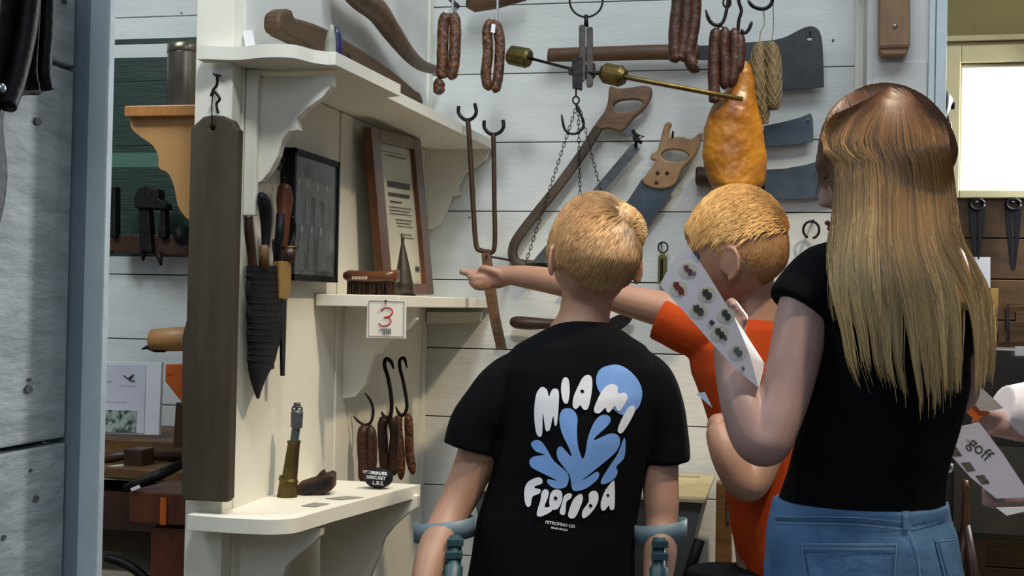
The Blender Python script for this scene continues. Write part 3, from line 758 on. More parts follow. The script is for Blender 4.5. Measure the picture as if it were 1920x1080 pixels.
MB().tube(pxl(catm([(1446, 82), (1450, 50), (1449, 0)], 4), D5), .0012, 5).build('string', NET, t)
# blunt handle above, of an unidentified wooden thing
t = thing('round_handle', 'rounded end of a thick brown wooden handle at the top edge above the sausages', 'club', on(915, 5, 1, 3.1))
MB().tube([on(877, 3, 1, 3.12), on(890, 6, 1, 3.12), on(930, 1, 1, 3.12), on(985, -10, 1, 3.12)], [.016, .024, .022, .016], 14).build('handle', HAFT, t, True)

# ============================================================ STEELYARD SCALE
DS = dd(1095, 100)
t = thing('steelyard_scale', 'old iron steelyard scale with brass weights and chain-hung pan in front of the back wall', 'scale', P(1095, 495, DS))
MB().tube([P(1099 + 31 * cos(a), 1 + 31 * sin(a), DS) for a in [k * pi / 16 for k in range(33)]], .0026, 8).build('ring', IRON, t, True)
MB().tube([P(1099, -30, DS), P(1099, -60, DS)], .003, 8).build('hanger', IRON, t, True)
MB().tube(pxl([(1099, 28), (1099, 50)], DS), [.0045, .0055], 10).build('swivel', IRON, t, True)
for k, (x0, x1, y0_, y1_, dz) in enumerate(((1086, 1098, 46, 152, -.014), (1100, 1112, 50, 163, -.012))):
    plate('suspension_plate', [(x0, y0_ + 3), (x0 + 3, y0_), (x1 - 2, y0_), (x1, y0_ + 4), (x1, y1_ - 5), (x1 - 3, y1_), (x0 + 2, y1_), (x0, y1_ - 4)], 'F', DS + dz, .012, mat('grey_iron', '#37322f', '#4d4744', .5, .6, scale=20, bump=.3), t, bev=.001)
plate('pivot_block', [(1073, 110), (1092, 106), (1092, 168), (1074, 164)], 'F', DS - .016, .02, IRON, t, bev=.001)
plate('pivot_block', [(1066, 126), (1116, 118), (1117, 142), (1110, 150), (1066, 138)], 'F', DS - .008, .016, IRON, t, bev=.001)
bz = lambda a, b: P(a, b, DS - .005 - (a - 1095) / 300 * (DS - .005 - (D3 - .10)))
MB().tube([bz(985, 107), bz(1070, 129), bz(1130, 140)], .0035, 10).build('beam_neck', IRON, t, True)
MB().tube([bz(1160, 142), bz(1170, 144), bz(1392, 186)], [.0075, .006, .0055], 12).build('brass_beam', BRASS, t, True)
MB().tube([bz(955, 102), bz(958, 103), bz(988, 109), bz(993, 110)], [.019, .0235, .0245, .02], 20, up=u).build('counterweight', BRASS, t)
MB().tube([bz(1128, 136), bz(1135, 137), bz(1163, 143), bz(1172, 145)], [.016, .024, .025, .017], 20, up=u).build('sliding_weight', BRASS, t)
MB().tube(pxl([(1080, 165), (1080, 182)], DS), .002, 8).build('link', IRON, t, True)
MB().tube([P(1080 + 6 * cos(a), 188 + 7 * sin(a), DS) for a in [k * pi / 8 for k in range(17)]], .0022, 6).build('link_ring', IRON, t, True)
MB().tube(pxl(catm([(1080, 194), (1084, 206), (1092, 222), (1094, 236), (1085, 248), (1072, 251), (1060, 244), (1055, 228), (1053, 214)], 6), DS), [.0033] * 44 + [.0025] * 3 + [.0015] * 2, 8).build('pan_hook', IRON, t, True)
def chain(a, b, d0, d1, nm='chain'):
    cm = MB(); A_ = P(*a, d0); B_ = P(*b, d1); L_ = (B_ - A_).length; n_ = max(6, int(L_ / .0105)); dr = (B_ - A_).normalized()
    s1_ = dr.cross(f).normalized(); s2_ = dr.cross(s1_)
    for i in range(n_):
        c = A_.lerp(B_, (i + .5) / n_); sd = s1_ if i % 2 else s2_
        pts = [c + dr * .0075 * cos(q) + sd * .0032 * sin(q) for q in [k * pi / 5 for k in range(11)]]
        cm.tube(pts, .0009, 4)
    tag(cm.build(nm, IRON, t), kind='stuff')
chain((1082, 196), (986, 492), DS, DS - .02); chain((1084, 200), (1090, 470), DS, DS + .1); chain((1086, 200), (1168, 520), DS, DS - .05)
pc = P(1083, 500, DS); rp = 98 * DS / F
MB().loft([(pc + _z * zz_, V((1, 0, 0)) * rp * k, V((0, 1, 0)) * rp * k) for zz_, k in ((-.014, .75), (-.012, .86), (0, 1), (.004, 1.01), (.004, .985), (-.009, .85))], True, 32).build('pan', IRON, t, True)

# ============================================================ BACK WALL TOOLS
W = 3.16
# large cleaver
t = thing('large_cleaver', 'very large cleaver with long wooden handle high on the back wall', 'cleaver', on(1290, 100, 1, W))
hh = catm([(1028, 103, 12), (1040, 103, 13), (1120, 101, 13.5), (1230, 98, 14), (1310, 98, 14)], 4)
MB().tube([on(a, b, 1, W - .005) for a, b, c in hh], [c * 3.27 / F for a, b, c in hh], 14, flat=.8, up=(0, 0, 1)).build('handle', HAFT, t, True)
plate('blade', catm([(1303, 86), (1340, 84)], 2) + catm([(1390, 80), (1440, 76), (1470, 70), (1500, 55), (1518, 49), (1532, 53), (1540, 68), (1543, 100), (1545, 163)], 4) + [(1500, 167), (1420, 168), (1380, 140), (1340, 112), (1303, 112)], 'Y', W, .006, DKSTEEL, t, bev=.001,
      holes=[[(1518 + 5 * cos(a * pi / 4), 73 + 3 * sin(a * pi / 4)) for a in range(8)]])
MB().tube([on(1519, 58, 1, W - .02), on(1519, 66, 1, W + .02)], .002, 6).build('nail', IRON, t)
for l, pp, m in (('small blue-grey cleaver blade, upper of two right of the ham', [(1432, 236), (1470, 228), (1500, 220), (1520, 212), (1524, 222), (1525, 265), (1500, 270), (1460, 274), (1433, 275)], BLSTEEL),
                 ('small blue-grey cleaver blade, lower of two right of the ham', [(1432, 318), (1470, 316), (1510, 309), (1540, 300), (1560, 300), (1570, 365), (1540, 370), (1490, 374), (1434, 372)], BLSTEEL)):
    o = thing('small_cleaver', l, 'cleaver', on(pp[0][0], pp[0][1], 1, W), 'small cleavers right of the ham')
    plate('blade', pp, 'Y', W + .01, .005, m, o, bev=.001)
    q = (pp[0][1] + pp[-1][1]) / 2
    lo_ = 'lower' in l
    MB().tube([on(1434, q, 1, W + .01), on(1400, q + (0 if lo_ else 2), 1, W + .01), on(1309 if lo_ else 1345, q + (-15 if lo_ else 6), 1, W + .01), on(1305 if lo_ else 1342, q + (-15 if lo_ else 6), 1, W + .01)], [.014, .018, .0255, .022] if lo_ else [.014, .016, .015, .013], 14).build('handle', DKW, o, True)
    MB().tube([on(pp[3][0] - 5, pp[3][1] + 12, 1, W - .01), on(pp[3][0] - 5, pp[3][1] + 12, 1, W + .035)], .0025, 6).build('nail', CHROME, o)
# bow saw
t = thing('butcher_bow_saw', 'long butcher bow saw with brown wooden handle leaning diagonally on the back wall', 'saw', on(1010, 480, 1, W))
plate('handle', catm([(1143, 162), (1160, 165), (1185, 163), (1203, 160), (1220, 163), (1221, 180), (1212, 198), (1203, 208), (1185, 224), (1172, 242), (1160, 246), (1140, 240), (1128, 243), (1115, 236), (1122, 224), (1135, 205), (1140, 185)], 3, True), 'Y', W - .01, .022, HAND, t, bev=.004,
      holes=[catm([(1150, 198), (1160, 189), (1180, 186), (1198, 187), (1205, 194), (1198, 203), (1180, 209), (1158, 209)], 3, True)])
pts = catm([(1122, 240), (1090, 290), (1050, 345), (1010, 395), (975, 440), (963, 462), (962, 482), (972, 494), (1000, 497)], 5)
MB().tube([on(a, b, 1, W - .005) for a, b in pts], .0055, 8, flat=2.4, up=(0, 1, 0)).build('frame_bar', mat('brown_grey_iron', '#463b31', '#5f5245', .5, .3, scale=12, bump=.2), t)
def strip(name, a, b, w0, w1, val, th, m, par):
    dx, dy = b[0] - a[0], b[1] - a[1]; L_ = sqrt(dx * dx + dy * dy); nx, ny = -dy / L_, dx / L_
    return plate(name, [(a[0] + nx * w0, a[1] + ny * w0), (b[0] + nx * w1, b[1] + ny * w1), (b[0] - nx * w1, b[1] - ny * w1), (a[0] - nx * w0, a[1] - ny * w0)], 'Y', val, th, m, par)
strip('bow_end', (1170, 240), (1197, 258), 7, 6, W - .006, .01, STEEL, t)
strip('saw_blade', (1193, 274), (985, 520), 9, 9, W - .002, .002, STEEL, t)
MB().tube([on(1187, 244, 1, W - .01), on(1196, 262, 1, W - .01), on(1207, 256, 1, W - .01), on(1194, 252, 1, W - .01), on(1192, 276, 1, W - .01)], .0045, 8).build('tension_screw', IRON, t, True)
MB().tube([on(1187, 258, 1, W - .022), on(1204, 268, 1, W - .018)], .005, 8).build('wing_nut', IRON, t, True)
# hand saw
t = thing('hand_saw', 'hand saw with pale brown wooden handle and blue steel blade on the back wall', 'saw', on(1190, 420, 1, W))
plate('handle', catm([(1245, 235), (1253, 228), (1259, 232), (1254, 246), (1258, 256), (1280, 256), (1296, 260), (1310, 250), (1317, 250), (1313, 268), (1304, 290), (1290, 305), (1278, 318), (1268, 342), (1250, 353), (1222, 352), (1204, 340), (1215, 322), (1230, 303), (1219, 298), (1222, 288), (1232, 282), (1238, 262)], 3, True), 'Y', W - .01, .022, mat('pale_saw_handle', '#7a5d3c', '#9c7b56', .5, scale=14, bump=.2), t, bev=.004,
      holes=[catm([(1240, 291), (1247, 282), (1262, 280), (1280, 283), (1291, 292), (1284, 301), (1265, 303), (1248, 300)], 3, True)])
for a, b in ((1233, 324), (1251, 324), (1231, 342)):
    MB().tube([on(a, b, 1, W - .0125), on(a, b, 1, W)], .005, 10).build('rivet', DKW, t, True)
plate('blade', [(1204, 335), (1225, 350), (1250, 352), (1272, 330), (1281, 333), (1230, 400), (1120, 545), (1060, 530), (1180, 372)], 'Y', W, .002, BLSTEEL, t)
MB().tube([on(1262, 247, 1, W - .03), on(1259, 275, 1, W + .03)], .003, 6).build('nail', IRON, t)
# roasting fork
t = thing('meat_fork', 'long two-pronged rusty iron tongs-like fork with wooden shaft on the back wall', 'fork', on(935, 655, 1, 2.88))
MB().tube([on(a, b, 1, 2.88) for a, b in catm([(877, 225), (880, 260), (884, 330), (888, 400), (893, 460), (903, 470), (918, 472)], 6)], .0062, 8).build('prong', RUST, t, True)
MB().tube([on(a, b, 1, 2.88) for a, b in catm([(925, 250), (926, 300), (927, 380), (928, 440), (926, 468), (918, 474), (905, 472)], 6)], .0058, 8).build('prong', RUST, t, True)
MB().tube([on(a, b, 1, 2.88) for a, b in catm([(860, 199), (860, 212), (868, 222), (877, 225), (887, 221), (893, 210), (890, 194)], 6)], .0045, 8).build('fork_end', IRON, t, True)
MB().tube([on(a, b, 1, 2.88) for a, b in catm([(908, 226), (908, 238), (915, 248), (925, 252), (937, 248), (944, 238), (943, 225)], 6)], .0045, 8).build('fork_end', IRON, t, True)
plate('shaft', [(902, 474), (918, 474), (926, 530), (934, 590), (948, 655), (931, 657), (920, 610), (908, 545)], 'Y', 2.872, .018, HAFT, t, bev=.003)
MB().tube([on(912, 480, 1, 2.86), on(912, 480, 1, 2.89), V((on(912, 480, 1, 2.89).x, YB + .005, on(912, 480, 1, 2.89).z))], .003, 6).build('nail', IRON, t)
# knife behind the boy
t = thing('curved_knife', 'curved knife with dark round handle low on the back wall behind the boy in black', 'knife', on(1060, 605, 1, W))
hh = catm([(957, 603, 6), (966, 604, 11), (990, 606, 12), (1020, 607, 10), (1040, 607, 9)], 5)
MB().tube([on(a, b, 1, W - .005) for a, b, c in hh], [c * 3.28 / F for a, b, c in hh], 12).build('handle', DKW, t, True)
plate('blade', catm([(1035, 598), (1080, 602), (1130, 602), (1160, 590), (1185, 588), (1184, 600), (1170, 614), (1150, 622), (1100, 622), (1035, 616)], 4, True), 'Y', W, .003, IRON, t)
# pocket balance
t = thing('spring_balance', 'small brass spring balance with a ring hanging on the back wall', 'scale', on(1242, 525, 1, W))
MB().tube([on(1243 + 9 * cos(a), 464 + 10 * sin(a), 1, W) for a in [k * pi / 8 for k in range(17)]], .002, 6).build('ring', IRON, t, True)
plate('body', [(1234, 482), (1238, 476), (1245, 476), (1250, 482), (1249, 532), (1233, 532)], 'Y', W - .005, .016, mat('olive_brass', '#5c5626', '#766e38', .45, .6, scale=20), t, bev=.002)
MB().box(on(1238, 485, 1, W - .006), on(1243, 528, 1, W - .0045)).build('slot', IRON, t)
MB().tube([on(1240, 456, 1, W - .01), on(1240, 456, 1, W + .04)], .003, 8).build('nail', IRON, t)
t = thing('wall_ring', 'black iron ring on a nail beside the girl\'s hair', 'ring', on(1521, 430, 1, W))
MB().tube([on(1521 + 15 * cos(a), 431 + 16 * sin(a), 1, W) for a in [k * pi / 10 + 2 for k in range(19)]], .0032, 8).build('ring_wire', IRON, t, True)
MB().tube([on(1524, 414, 1, W - .02), on(1524, 414, 1, W + .04)], .0035, 8).build('nail', IRON, t)
# wood piece on the column
t = thing('wooden_hanger', 'light brown wooden block screwed to the grey column above the girl', 'wooden block', on(1675, 100, 1, 3.0))
plate('block', [(1648, -60), (1706, -60), (1707, 84), (1702, 96), (1698, 103), (1655, 103), (1648, 97)], 'Y', 3.0, .042, mat('beech_wood', '#74553a', '#8f6d4c', .5, scale=8, stretch=(4, 4, .6)), t, bev=.004)
MB().box(on(1649, 90, 1, 2.996), on(1703, 84, 1, 3.0)).build('groove', HAFT, t)
p = on(1678, 48, 1, 2.997); MB().tube([p, p + V((0, .006, 0))], .0055, 12).build('screw', CHROME, t, True)

# wooden block low on the wall
t = thing('wooden_post', 'short pale wooden post with a bright metal strip behind the boys', 'wooden post', on(1357, 1015, 1, 3.05))
plate('post', [(1343, 905), (1370, 908), (1372, 1120), (1340, 1120)], 'Y', 3.06, .05, MIDW, t, bev=.002)
plate('metal_strip', [(1364, 918), (1370, 918), (1368, 980), (1363, 978)], 'Y', 3.054, .003, CHROME, t)
q = on(1357, 1120, 1, 3.06); MB().box((q.x - .017, 3.06, 0), (q.x + .017, 3.11, q.z + .01)).build('foot', MIDW, t)

# trough behind the boys
t = thing('wooden_trough', 'grey-sided wooden chopping trough with pale rim on legs behind the boy in black', 'trough', on(1120, 1080, 1, 2.9).xy.to_3d())
za = on(1250, 938, 1, 2.75).z
xa, xb = on(885, 960, 1, 2.75).x, on(1318, 940, 1, 2.75).x
v = [(xa + .05, 2.82, za - .30), (xb - .07, 2.82, za - .30), (xb - .07, 3.08, za - .30), (xa + .05, 3.08, za - .30), (xa, 2.75, za), (xb, 2.75, za), (xb, 3.14, za), (xa, 3.14, za)]
MB().add(v, [(0, 3, 2, 1), (0, 1, 5, 4), (1, 2, 6, 5), (2, 3, 7, 6), (3, 0, 4, 7), (4, 5, 6, 7)]).build('trough_body', SLATE, t)
rim = mat('pale_worn_wood', '#a0926c', '#bcae88', .6, scale=9)
for a, b in (((xa - .01, 2.735), (xb + .005, 2.77)), ((xa - .01, 3.12), (xb + .005, 3.15)), ((xa - .01, 2.77), (xa + .02, 3.12)), ((xb - .03, 2.77), (xb + .005, 3.12))):
    MB().box((*a, za), (*b, za + .008)).build('rim', rim, t, bevel=.001)
MB().box((xa + .03, 2.78, za - .002), (xb - .03, 3.11, za + .003)).build('cover_board', rim, t)
for a in (xa + .08, xb - .12):
    for b in (2.84, 3.03): MB().box((a, b, 0), (a + .04, b + .04, za - .30)).build('leg', SLATE, t)
t = thing('dark_handle', 'dark handle leaning against the right end of the grey trough', 'stick', on(1300, 1060, 1, 2.72).xy.to_3d())  # dark handle of an unidentified tool, drawn as a stick to the floor
MB().tube([on(1312, 1012, 1, 2.70), on(1296, 1062, 1, 2.70), on(1250, 1200, 1, 2.72)] , .012, 8, flat=.5).build('grip', LEATH, t, True)
q = on(1250, 1200, 1, 2.72); MB().tube([q, V((q.x - .05, q.y, 0.005))], .008, 8).build('stick', LEATH, t, True)
o = thing('leaning_board', 'upright pale board leaning beside the trough left of the boy in black', 'board', on(905, 960, 1, 2.95).xy.to_3d())
q = on(900, 870, 1, 2.70)
plate('board', [(905, 835), (938, 838), (930, 958), (898, 956)], 'Y', 2.9, .012, PAPER, o)

# ============================================================ LEFT BAY (through the opening)
t = thing('pine_shelf', 'orange pine shelf on a scrolled bracket, left of the white post', 'shelf', on(350, 215, 1, 2.25))
za = on(300, 197, 1, 2.25).z; xa = on(233, 200, 1, 2.25).x
MB().box((xa, 2.25, za - .022), (XW - .082, 2.7, za)).build('shelf_board', PINE, t, bevel=.002)
MB().box((XW - .082, 2.25, za - .28), (XW - .071, 2.7, za + .005)).build('back_board', PINE, t, bevel=.002)
pb = catm([(243, 221), (246, 240), (262, 256), (285, 272), (296, 292), (298, 315), (315, 325), (326, 350), (333, 385), (345, 404), (353, 412)], 4)
plate('bracket', [(243, 218)] + pb + [(385, 412), (385, 218)], 'Y', 2.27, .022, mat('light_pine_wood', '#a97a44', '#bb8d56', .5, scale=6, stretch=(4, 4, .5), bump=.08), t, bev=.001)
t = thing('tin_canister', 'round tarnished tin canister with a rim on the pine shelf', 'canister', on(345, 195, 1, 2.34))
cz = on(350, 197, 1, 2.25).z; cc = on(352, 100, 1, 2.36); rr_ = 42 * 2.55 / F
ht = (on(352, 84, 1, 2.33).z - cz) * 1.04
pc = V((cc.x, 2.37, za + .0005))
MB().tube([pc + _z * h for h in (0, .002, ht * .86, ht * .87)], [rr_ * .97, rr_ * .985, rr_ * .985, rr_ * .98], 32).build('can_body', TIN, t, True)
MB().tube([pc + _z * h for h in (ht * .87, ht * .88, ht * .99, ht)], [rr_, rr_ * 1.01, rr_ * 1.01, rr_ * .95], 32).build('can_lid', TIN, t, True)
# iron rack on green wall
t = thing('iron_press', 'black iron press frame on the green painted planks', 'iron tool', on(280, 470, 1, 3.1))
plate('base_bar', [(203, 440), (352, 440), (352, 480), (203, 472)], 'Y', 3.1, .05, RUST, t, bev=.003)
for pp in ([(205, 350), (216, 350), (216, 445), (205, 445)], [(258, 385), (278, 383), (284, 470), (262, 472)], [(300, 390), (308, 390), (310, 445), (296, 445)]):
    plate('upright', pp, 'Y', 3.08, .03, IRON, t, bev=.003)
plate('cap', [(250, 375), (258, 352), (275, 347), (296, 355), (297, 372), (310, 382), (310, 392), (252, 390)], 'Y', 3.07, .04, IRON, t, bev=.003)
for a, b in (((270, 470), (268, 489)), ((298, 475), (302, 498)), ((208, 470), (207, 476))):
    MB().tube([on(*a, 1, 3.1), on(*b, 1, 3.1)], [.012, .003], 8).build('spike', IRON, t, True)
MB().tube([on(335, 445, 1, 3.06), on(350, 440, 1, 3.06)], .03, 14).build('roller', IRON, t, True)
# wooden peg
t = thing('wooden_handle_hook', 'pale wooden handled hook poking out left of the hanging board', 'hook', on(320, 640, 1, 2.2))
MB().tube([on(284, 638, 1, 2.2), on(287, 638, 1, 2.2), on(330, 636, 1, 2.2), on(392, 634, 1, 2.2)], [.017, .022, .0235, .0235], 16).build('handle', mat('turned_wood', '#93673a', '#ab7d4b', .45, scale=10), t, True)
MB().tube([on(a, b, 1, 2.195) for a, b in ((265, 655), (275, 651), (290, 654), (310, 655))], [.001, .004, .007, .006], 8).build('hook_tip', IRON, t, True)
t = thing('orange_wedge', 'orange pointed wooden wedge left of the hanging board', 'wedge', on(325, 740, 1, 2.3))
plate('wedge', [(310, 683), (372, 683), (372, 770), (343, 758), (309, 715)], 'Y', 2.3, .03, ORP, t, bev=.002)
MB().box(on(314, 700, 1, 2.299), on(322, 703, 1, 2.2995)).build('lettering', RED, t)
q = on(360, 740, 1, 2.31); MB().box((q.x - .01, 2.31, q.z - .02), (XW - .071, 2.325, q.z + .02)).build('fixing', DKW, t)
plate('leg', [(330, 755), (345, 760), (338, 840), (325, 838)], 'Y', 2.32, .02, DKW, t)
# information sheet
YP = 2.85
t = thing('information_board', 'white information board with small text and a photograph on the workbench', 'sign', on(245, 815, 1, YP))
plate('board', [(150, 676), (303, 680), (298, 816), (150, 812)], 'Y', YP, .012, PAPER, t, bev=.001)
plate('printed_sheet', [(160, 683), (273, 685), (270, 812), (160, 809)], 'Y', YP - .002, .001, mat('lilac_paper', '#cfcfda', rough=.6), t)
text('lettering', 'TEMA', 200, 716, 5, 2.98, INKD, t)
text('lettering', 'Verktøy og redskap', 218, 754, 3.5, 2.98, INK, t)
text('lettering', 'slakting på gården', 240, 724, 3, 2.98, INK, t)
MB().tube([on(a, b, 1, YP - .004) for a, b in ((232, 704), (240, 710), (250, 702), (242, 713), (252, 714))], .0018, 4).build('emblem', INKD, t)
plate('photograph', [(160, 768), (256, 770), (254, 811), (160, 809)], 'Y', YP - .004, .001, mat('bench_photo', '#2c3a33', '#a3b0a4', .5, scale=45, contrast=(.42, .55)), t)
# workbench
t = thing('workbench', 'brown wooden workbench in the left bay below the information board', 'workbench', (-1.6, 2.8, 0))
bz_ = lambda py, Y: on(260, py, 1, Y).z
xl = on(120, 900, 1, 2.5).x; xr = XW - .08
z1 = bz_(818, 2.88)
MB().box((xl - .3, 2.80, z1 - .10), (xr, 3.15, z1)).build('rear_board', MIDW, t, bevel=.003)
z2 = bz_(885, 2.62)
MB().box((xl - .3, 2.6, z2 - .015), (xr, 2.80, z2 + .01)).build('bench_top', MIDW, t, bevel=.003)
z3 = bz_(905, 2.58)
MB().box((xl - .3, 2.62, z3 - .12), (xr, 2.78, z3 - .03)).build('apron', DKW, t)
z4 = bz_(955, 2.7)
MB().box((xl - .3, 2.64, z4 - .02), (xr, 2.9, z4)).build('lower_shelf', MIDW, t)
z5 = bz_(1015, 2.8)
MB().box((xl - .3, 2.76, z5 - .02), (xr, 2.79, z5 + .04)).build('rear_rail', mat('dim_wood', '#4a3a22', '#66502f', .6, scale=8), t)
for a in (xl - .2, xr - .05): MB().box((a, 2.62, 0), (a + .05, 2.67, z2)).build('leg', DKW, t)
MB().box((xl - .3, 3.0, 0), (xr, 3.05, z5 - .03)).build('back_panel', DKW, t)
t = thing('square_wood_block', 'small dark square block on the workbench below the information board', 'block', on(247, 878, 1, 2.62))
MB().box(on(232, 842, 1, 2.64), V(on(265, 876, 1, 2.64)) + V((0, .06, 0))).build('block', DKW, t, bevel=.002)
t.location = t.location
t = thing('long_tool', 'long dark wooden tool lying on the workbench left end', 'tool', on(220, 860, 1, 2.63))
MB().tube([on(185, 862, 1, 2.66), on(240, 852, 1, 2.7), on(340, 855, 1, 2.75)], [.012, .012, .014], 8).build('bar', DKW, t, True)
MB().tube([on(190, 878, 1, 2.62), on(232, 873, 1, 2.62)], .004, 8).build('pale_rod', PALEB, t, True)
t = thing('dark_plane', 'dark blue-black hand plane lying slanted across the bench block', 'hand plane', on(270, 905, 1, 2.42))
MB().tube([on(232, 915, 1, 2.42), on(260, 905, 1, 2.42), on(300, 890, 1, 2.45), on(345, 868, 1, 2.48)], [.006, .010, .012, .010], 8, flat=.7).build('plane_body', IRON, t, True)
plate('white_label', [(244, 916), (260, 909), (263, 915), (247, 921)], 'Y', 2.395, .002, PAPER, t)
t = thing('bench_block', 'reddish-brown heavy wooden block standing on a post left of the white post', 'chopping block', on(310, 1000, 1, 2.4).xy.to_3d())
a = on(243, 920, 1, 2.4); b = on(372, 988, 1, 2.4)
MB().box((a.x, 2.4, b.z), (XW - .075, 2.58, a.z)).build('block_top', REDW, t, bevel=.003)
q = on(305, 950, 1, 2.4); MB().box((q.x - .004, 2.396, b.z), (q.x + .01, 2.401, a.z - .01)).build('inlay', ORP, t)
a = on(283, 988, 1, 2.41)
MB().box((a.x, 2.41, 0), (XW - .075, 2.55, a.z)).build('post', REDW, t, bevel=.003)
t = thing('curved_runner', 'dark curved runner under the workbench in the left bay', 'runner', on(250, 1060, 1, 2.55).xy.to_3d())
rp_ = catm([(200, 1046, 8), (230, 1055, 9), (262, 1075, 9), (290, 1110, 9), (300, 1200, 9)], 5)
MB().tube([on(a, b, 1, 2.55) for a, b, c in rp_] + [V((on(300, 1200, 1, 2.55).x, 2.55, 0))], [c * 2.8 / F for a, b, c in rp_] + [.01], 10).build('runner', IRON, t, True)
q = on(250, 1063, 1, 2.75)
t = thing('pale_crate', 'pale low crate standing under the workbench', 'crate', (-1.5, 2.75, 0))
MB().box((xl - .2, 2.69, 0), (xr - .02, 2.74, q.z)).build('crate_front', PALEB, t, bevel=.002)
MB().box((xl - .2, 2.74, 0), (xr - .02, 2.98, q.z - .01)).build('crate_body', PALEB, t)

# dark leather thing, near left
t = thing('black_leather_harness', 'large black leather harness hanging at the top left on the weathered boards', 'harness', on(40, 100, 0, -.63))
o = plate('leather_panel', catm([(-120, -80), (108, -80), (100, 20), (90, 120), (92, 165), (80, 178), (62, 176), (40, 183), (22, 180), (10, 230), (18, 330), (4, 420), (-40, 560), (-120, 500)], 4, True), 'X', -.625, .02, LEATH, t, bev=.004)
MB().tube([on(a, b, 0, -.618) for a, b in catm([(92, -30), (88, 60), (84, 130), (90, 168)], 5)], .006, 8).build('rolled_edge', LEATH, t, True)
MB().tube([on(a, b, 0, -.618) for a, b in catm([(60, -30), (50, 60), (30, 150), (12, 200)], 5)], .008, 8).build('strap', LEATH, t, True)
q = on(4, 165, 0, -.61); MB().ell(q, V((.003, 0, 0)), V((0, .004, 0)), V((0, 0, .004)), 10).build('rivet', CHROME, t, True)
MB().box((-.652, .9, 1.44), (-.62, .915, 1.46)).build('hanger', IRON, t)
t = None

# ============================================================ FAR ROOM OBJECTS (right)
YT = YF - .03
t = thing('round_iron_lamp', 'black round iron fitting with a chain left of the bright window', 'iron fitting', on(1775, 195, 1, 4.6))
MB().tube([on(1762, 195, 1, 4.6), on(1768, 195, 1, 4.6), on(1779, 195, 1, 4.6), on(1784, 196, 1, 4.6)], [.055, .058, .035, .02], 18).build('dome', IRON, t, True)
MB().tube([on(1780, 198, 1, 4.6), on(1790, 198, 1, 4.6)], .014, 10).build('knob', IRON, t, True)
q = on(1768, 195, 1, 4.6); MB().tube([q, V((q.x - .02, YF - .001, q.z))], .01, 8).build('arm', IRON, t, True)
def chain2(a, b, Y):
    cm = MB(); A_ = on(*a, 1, Y); B_ = on(*b, 1, Y); n_ = 9
    for i in range(n_):
        c = A_.lerp(B_, (i + .5) / n_); sd = V((1, 0, 0)) if i % 2 else V((0, 1, 0))
        cm.tube([c + _z * .022 * cos(q) + sd * .010 * sin(q) for q in [k * pi / 5 for k in range(11)]], .003, 5)
    return cm
tag(chain2((1778, 225), (1776, 300), 4.6).build('chain', IRON, t), kind='stuff')
G = 'iron shears on the ochre planks'
for l, a, h in (('black iron shears hanging below the window, left of two', 1832, 110), ('longer black iron shears hanging below the window, right of two', 1900, 130)):
    o = thing('iron_shears', l, 'shears', on(a, 480, 1, YT), G)
    MB().tube([on(a + 13 * cos(q), 383 + 10 * sin(q), 1, YT) for q in [k * pi / 6 for k in range(13)]], .008, 6).build('bow', IRON, o, True)
    for s in (-1, 1):
        plate('blade', [(a + s * 2, 392), (a + s * 15, 390), (a + s * 13, 430), (a + s * 4, 375 + h), (a + s * 1, 378 + h)], 'Y', YT, .012, mat('black_blade', '#15151b', '#23222a', .4, .5), o)
    q = on(a, 376, 1, YT); MB().tube([q, q + V((0, .06, 0))], .008, 8).build('nail', CHROME, o)
o = plate('caption_card', [(1825, 482), (1857, 482), (1857, 545), (1825, 545)], 'Y', YT, .004, PAPER); tag(o, 'white caption card beside the girl\'s hair on the ochre planks', 'card')
o = plate('wooden_strip', [(1848, 540), (1872, 540), (1870, 670), (1848, 670)], 'Y', YT, .02, mat('yellow_wood', '#a07b38', '#b48e48', .5, scale=6)); tag(o, 'yellowish vertical wooden strip beside the girl\'s hair', 'board')
t = thing('wooden_rack', 'brown wooden rack with a rod on the ochre planks at the right edge', 'rack', on(1895, 640, 1, YT))
plate('upright', [(1886, 570), (1893, 570), (1893, 645), (1886, 645)], 'Y', YT - .03, .03, DKW, t)
plate('crossbar', [(1882, 566), (1960, 560), (1960, 572), (1882, 578)], 'Y', YT - .03, .03, MIDW, t)
plate('handle', [(1905, 585), (1960, 580), (1960, 600), (1905, 603)], 'Y', YT - .04, .03, MIDW, t)
plate('lower_bar', [(1872, 622), (1960, 618), (1960, 640), (1872, 642)], 'Y', YT - .03, .03, MIDW, t)
t = thing('dark_cabinet', 'dark low cabinet under the window behind the girl', 'cabinet', (1.5, 5.0, 0))
xc0 = on(1772, 800, 1, 4.9).x
za = on(1850, 655, 1, 4.9).z; zb = on(1850, 1010, 1, 4.9).z
MB().box((xc0 - .6, 4.9, zb), (xc0 + 1.6, 5.3, za)).build('carcass', mat('dark_cabinet_wood', '#16110e', '#261c16', .5, scale=8), t, bevel=.004)
xd = on(1800, 830, 1, 4.88).x
for k in range(2):
    MB().box((xd + .42 * k - .02, 4.885, zb + .02), (xd + .42 * k + .38, 4.9, on(1850, 835, 1, 4.9).z)).build('door', mat('grey_brown_door', '#3a352b', '#4a4438', .6, scale=6), t, bevel=.003)
for a in (xc0 - .55, xc0 + .1, xc0 + 1.5):
    MB().box((a, 4.95, 0), (a + .06, 5.01, zb)).build('leg', DKW, t)
o = plate('caption_card', [(1903, 650), (1950, 650), (1950, 667), (1903, 667)], 'Y', 4.88, .004, PAPER); tag(o, 'small white caption card at the front of the dark cabinet top', 'card')
t = thing('spinning_stand', 'turned brown wooden stand with legs in front of the dark cabinet', 'stand', on(1815, 1040, 1, 4.7).xy.to_3d())
zz_ = [(900, 5), (915, 7), (925, 4), (960, 7), (1000, 8), (1040, 9)]
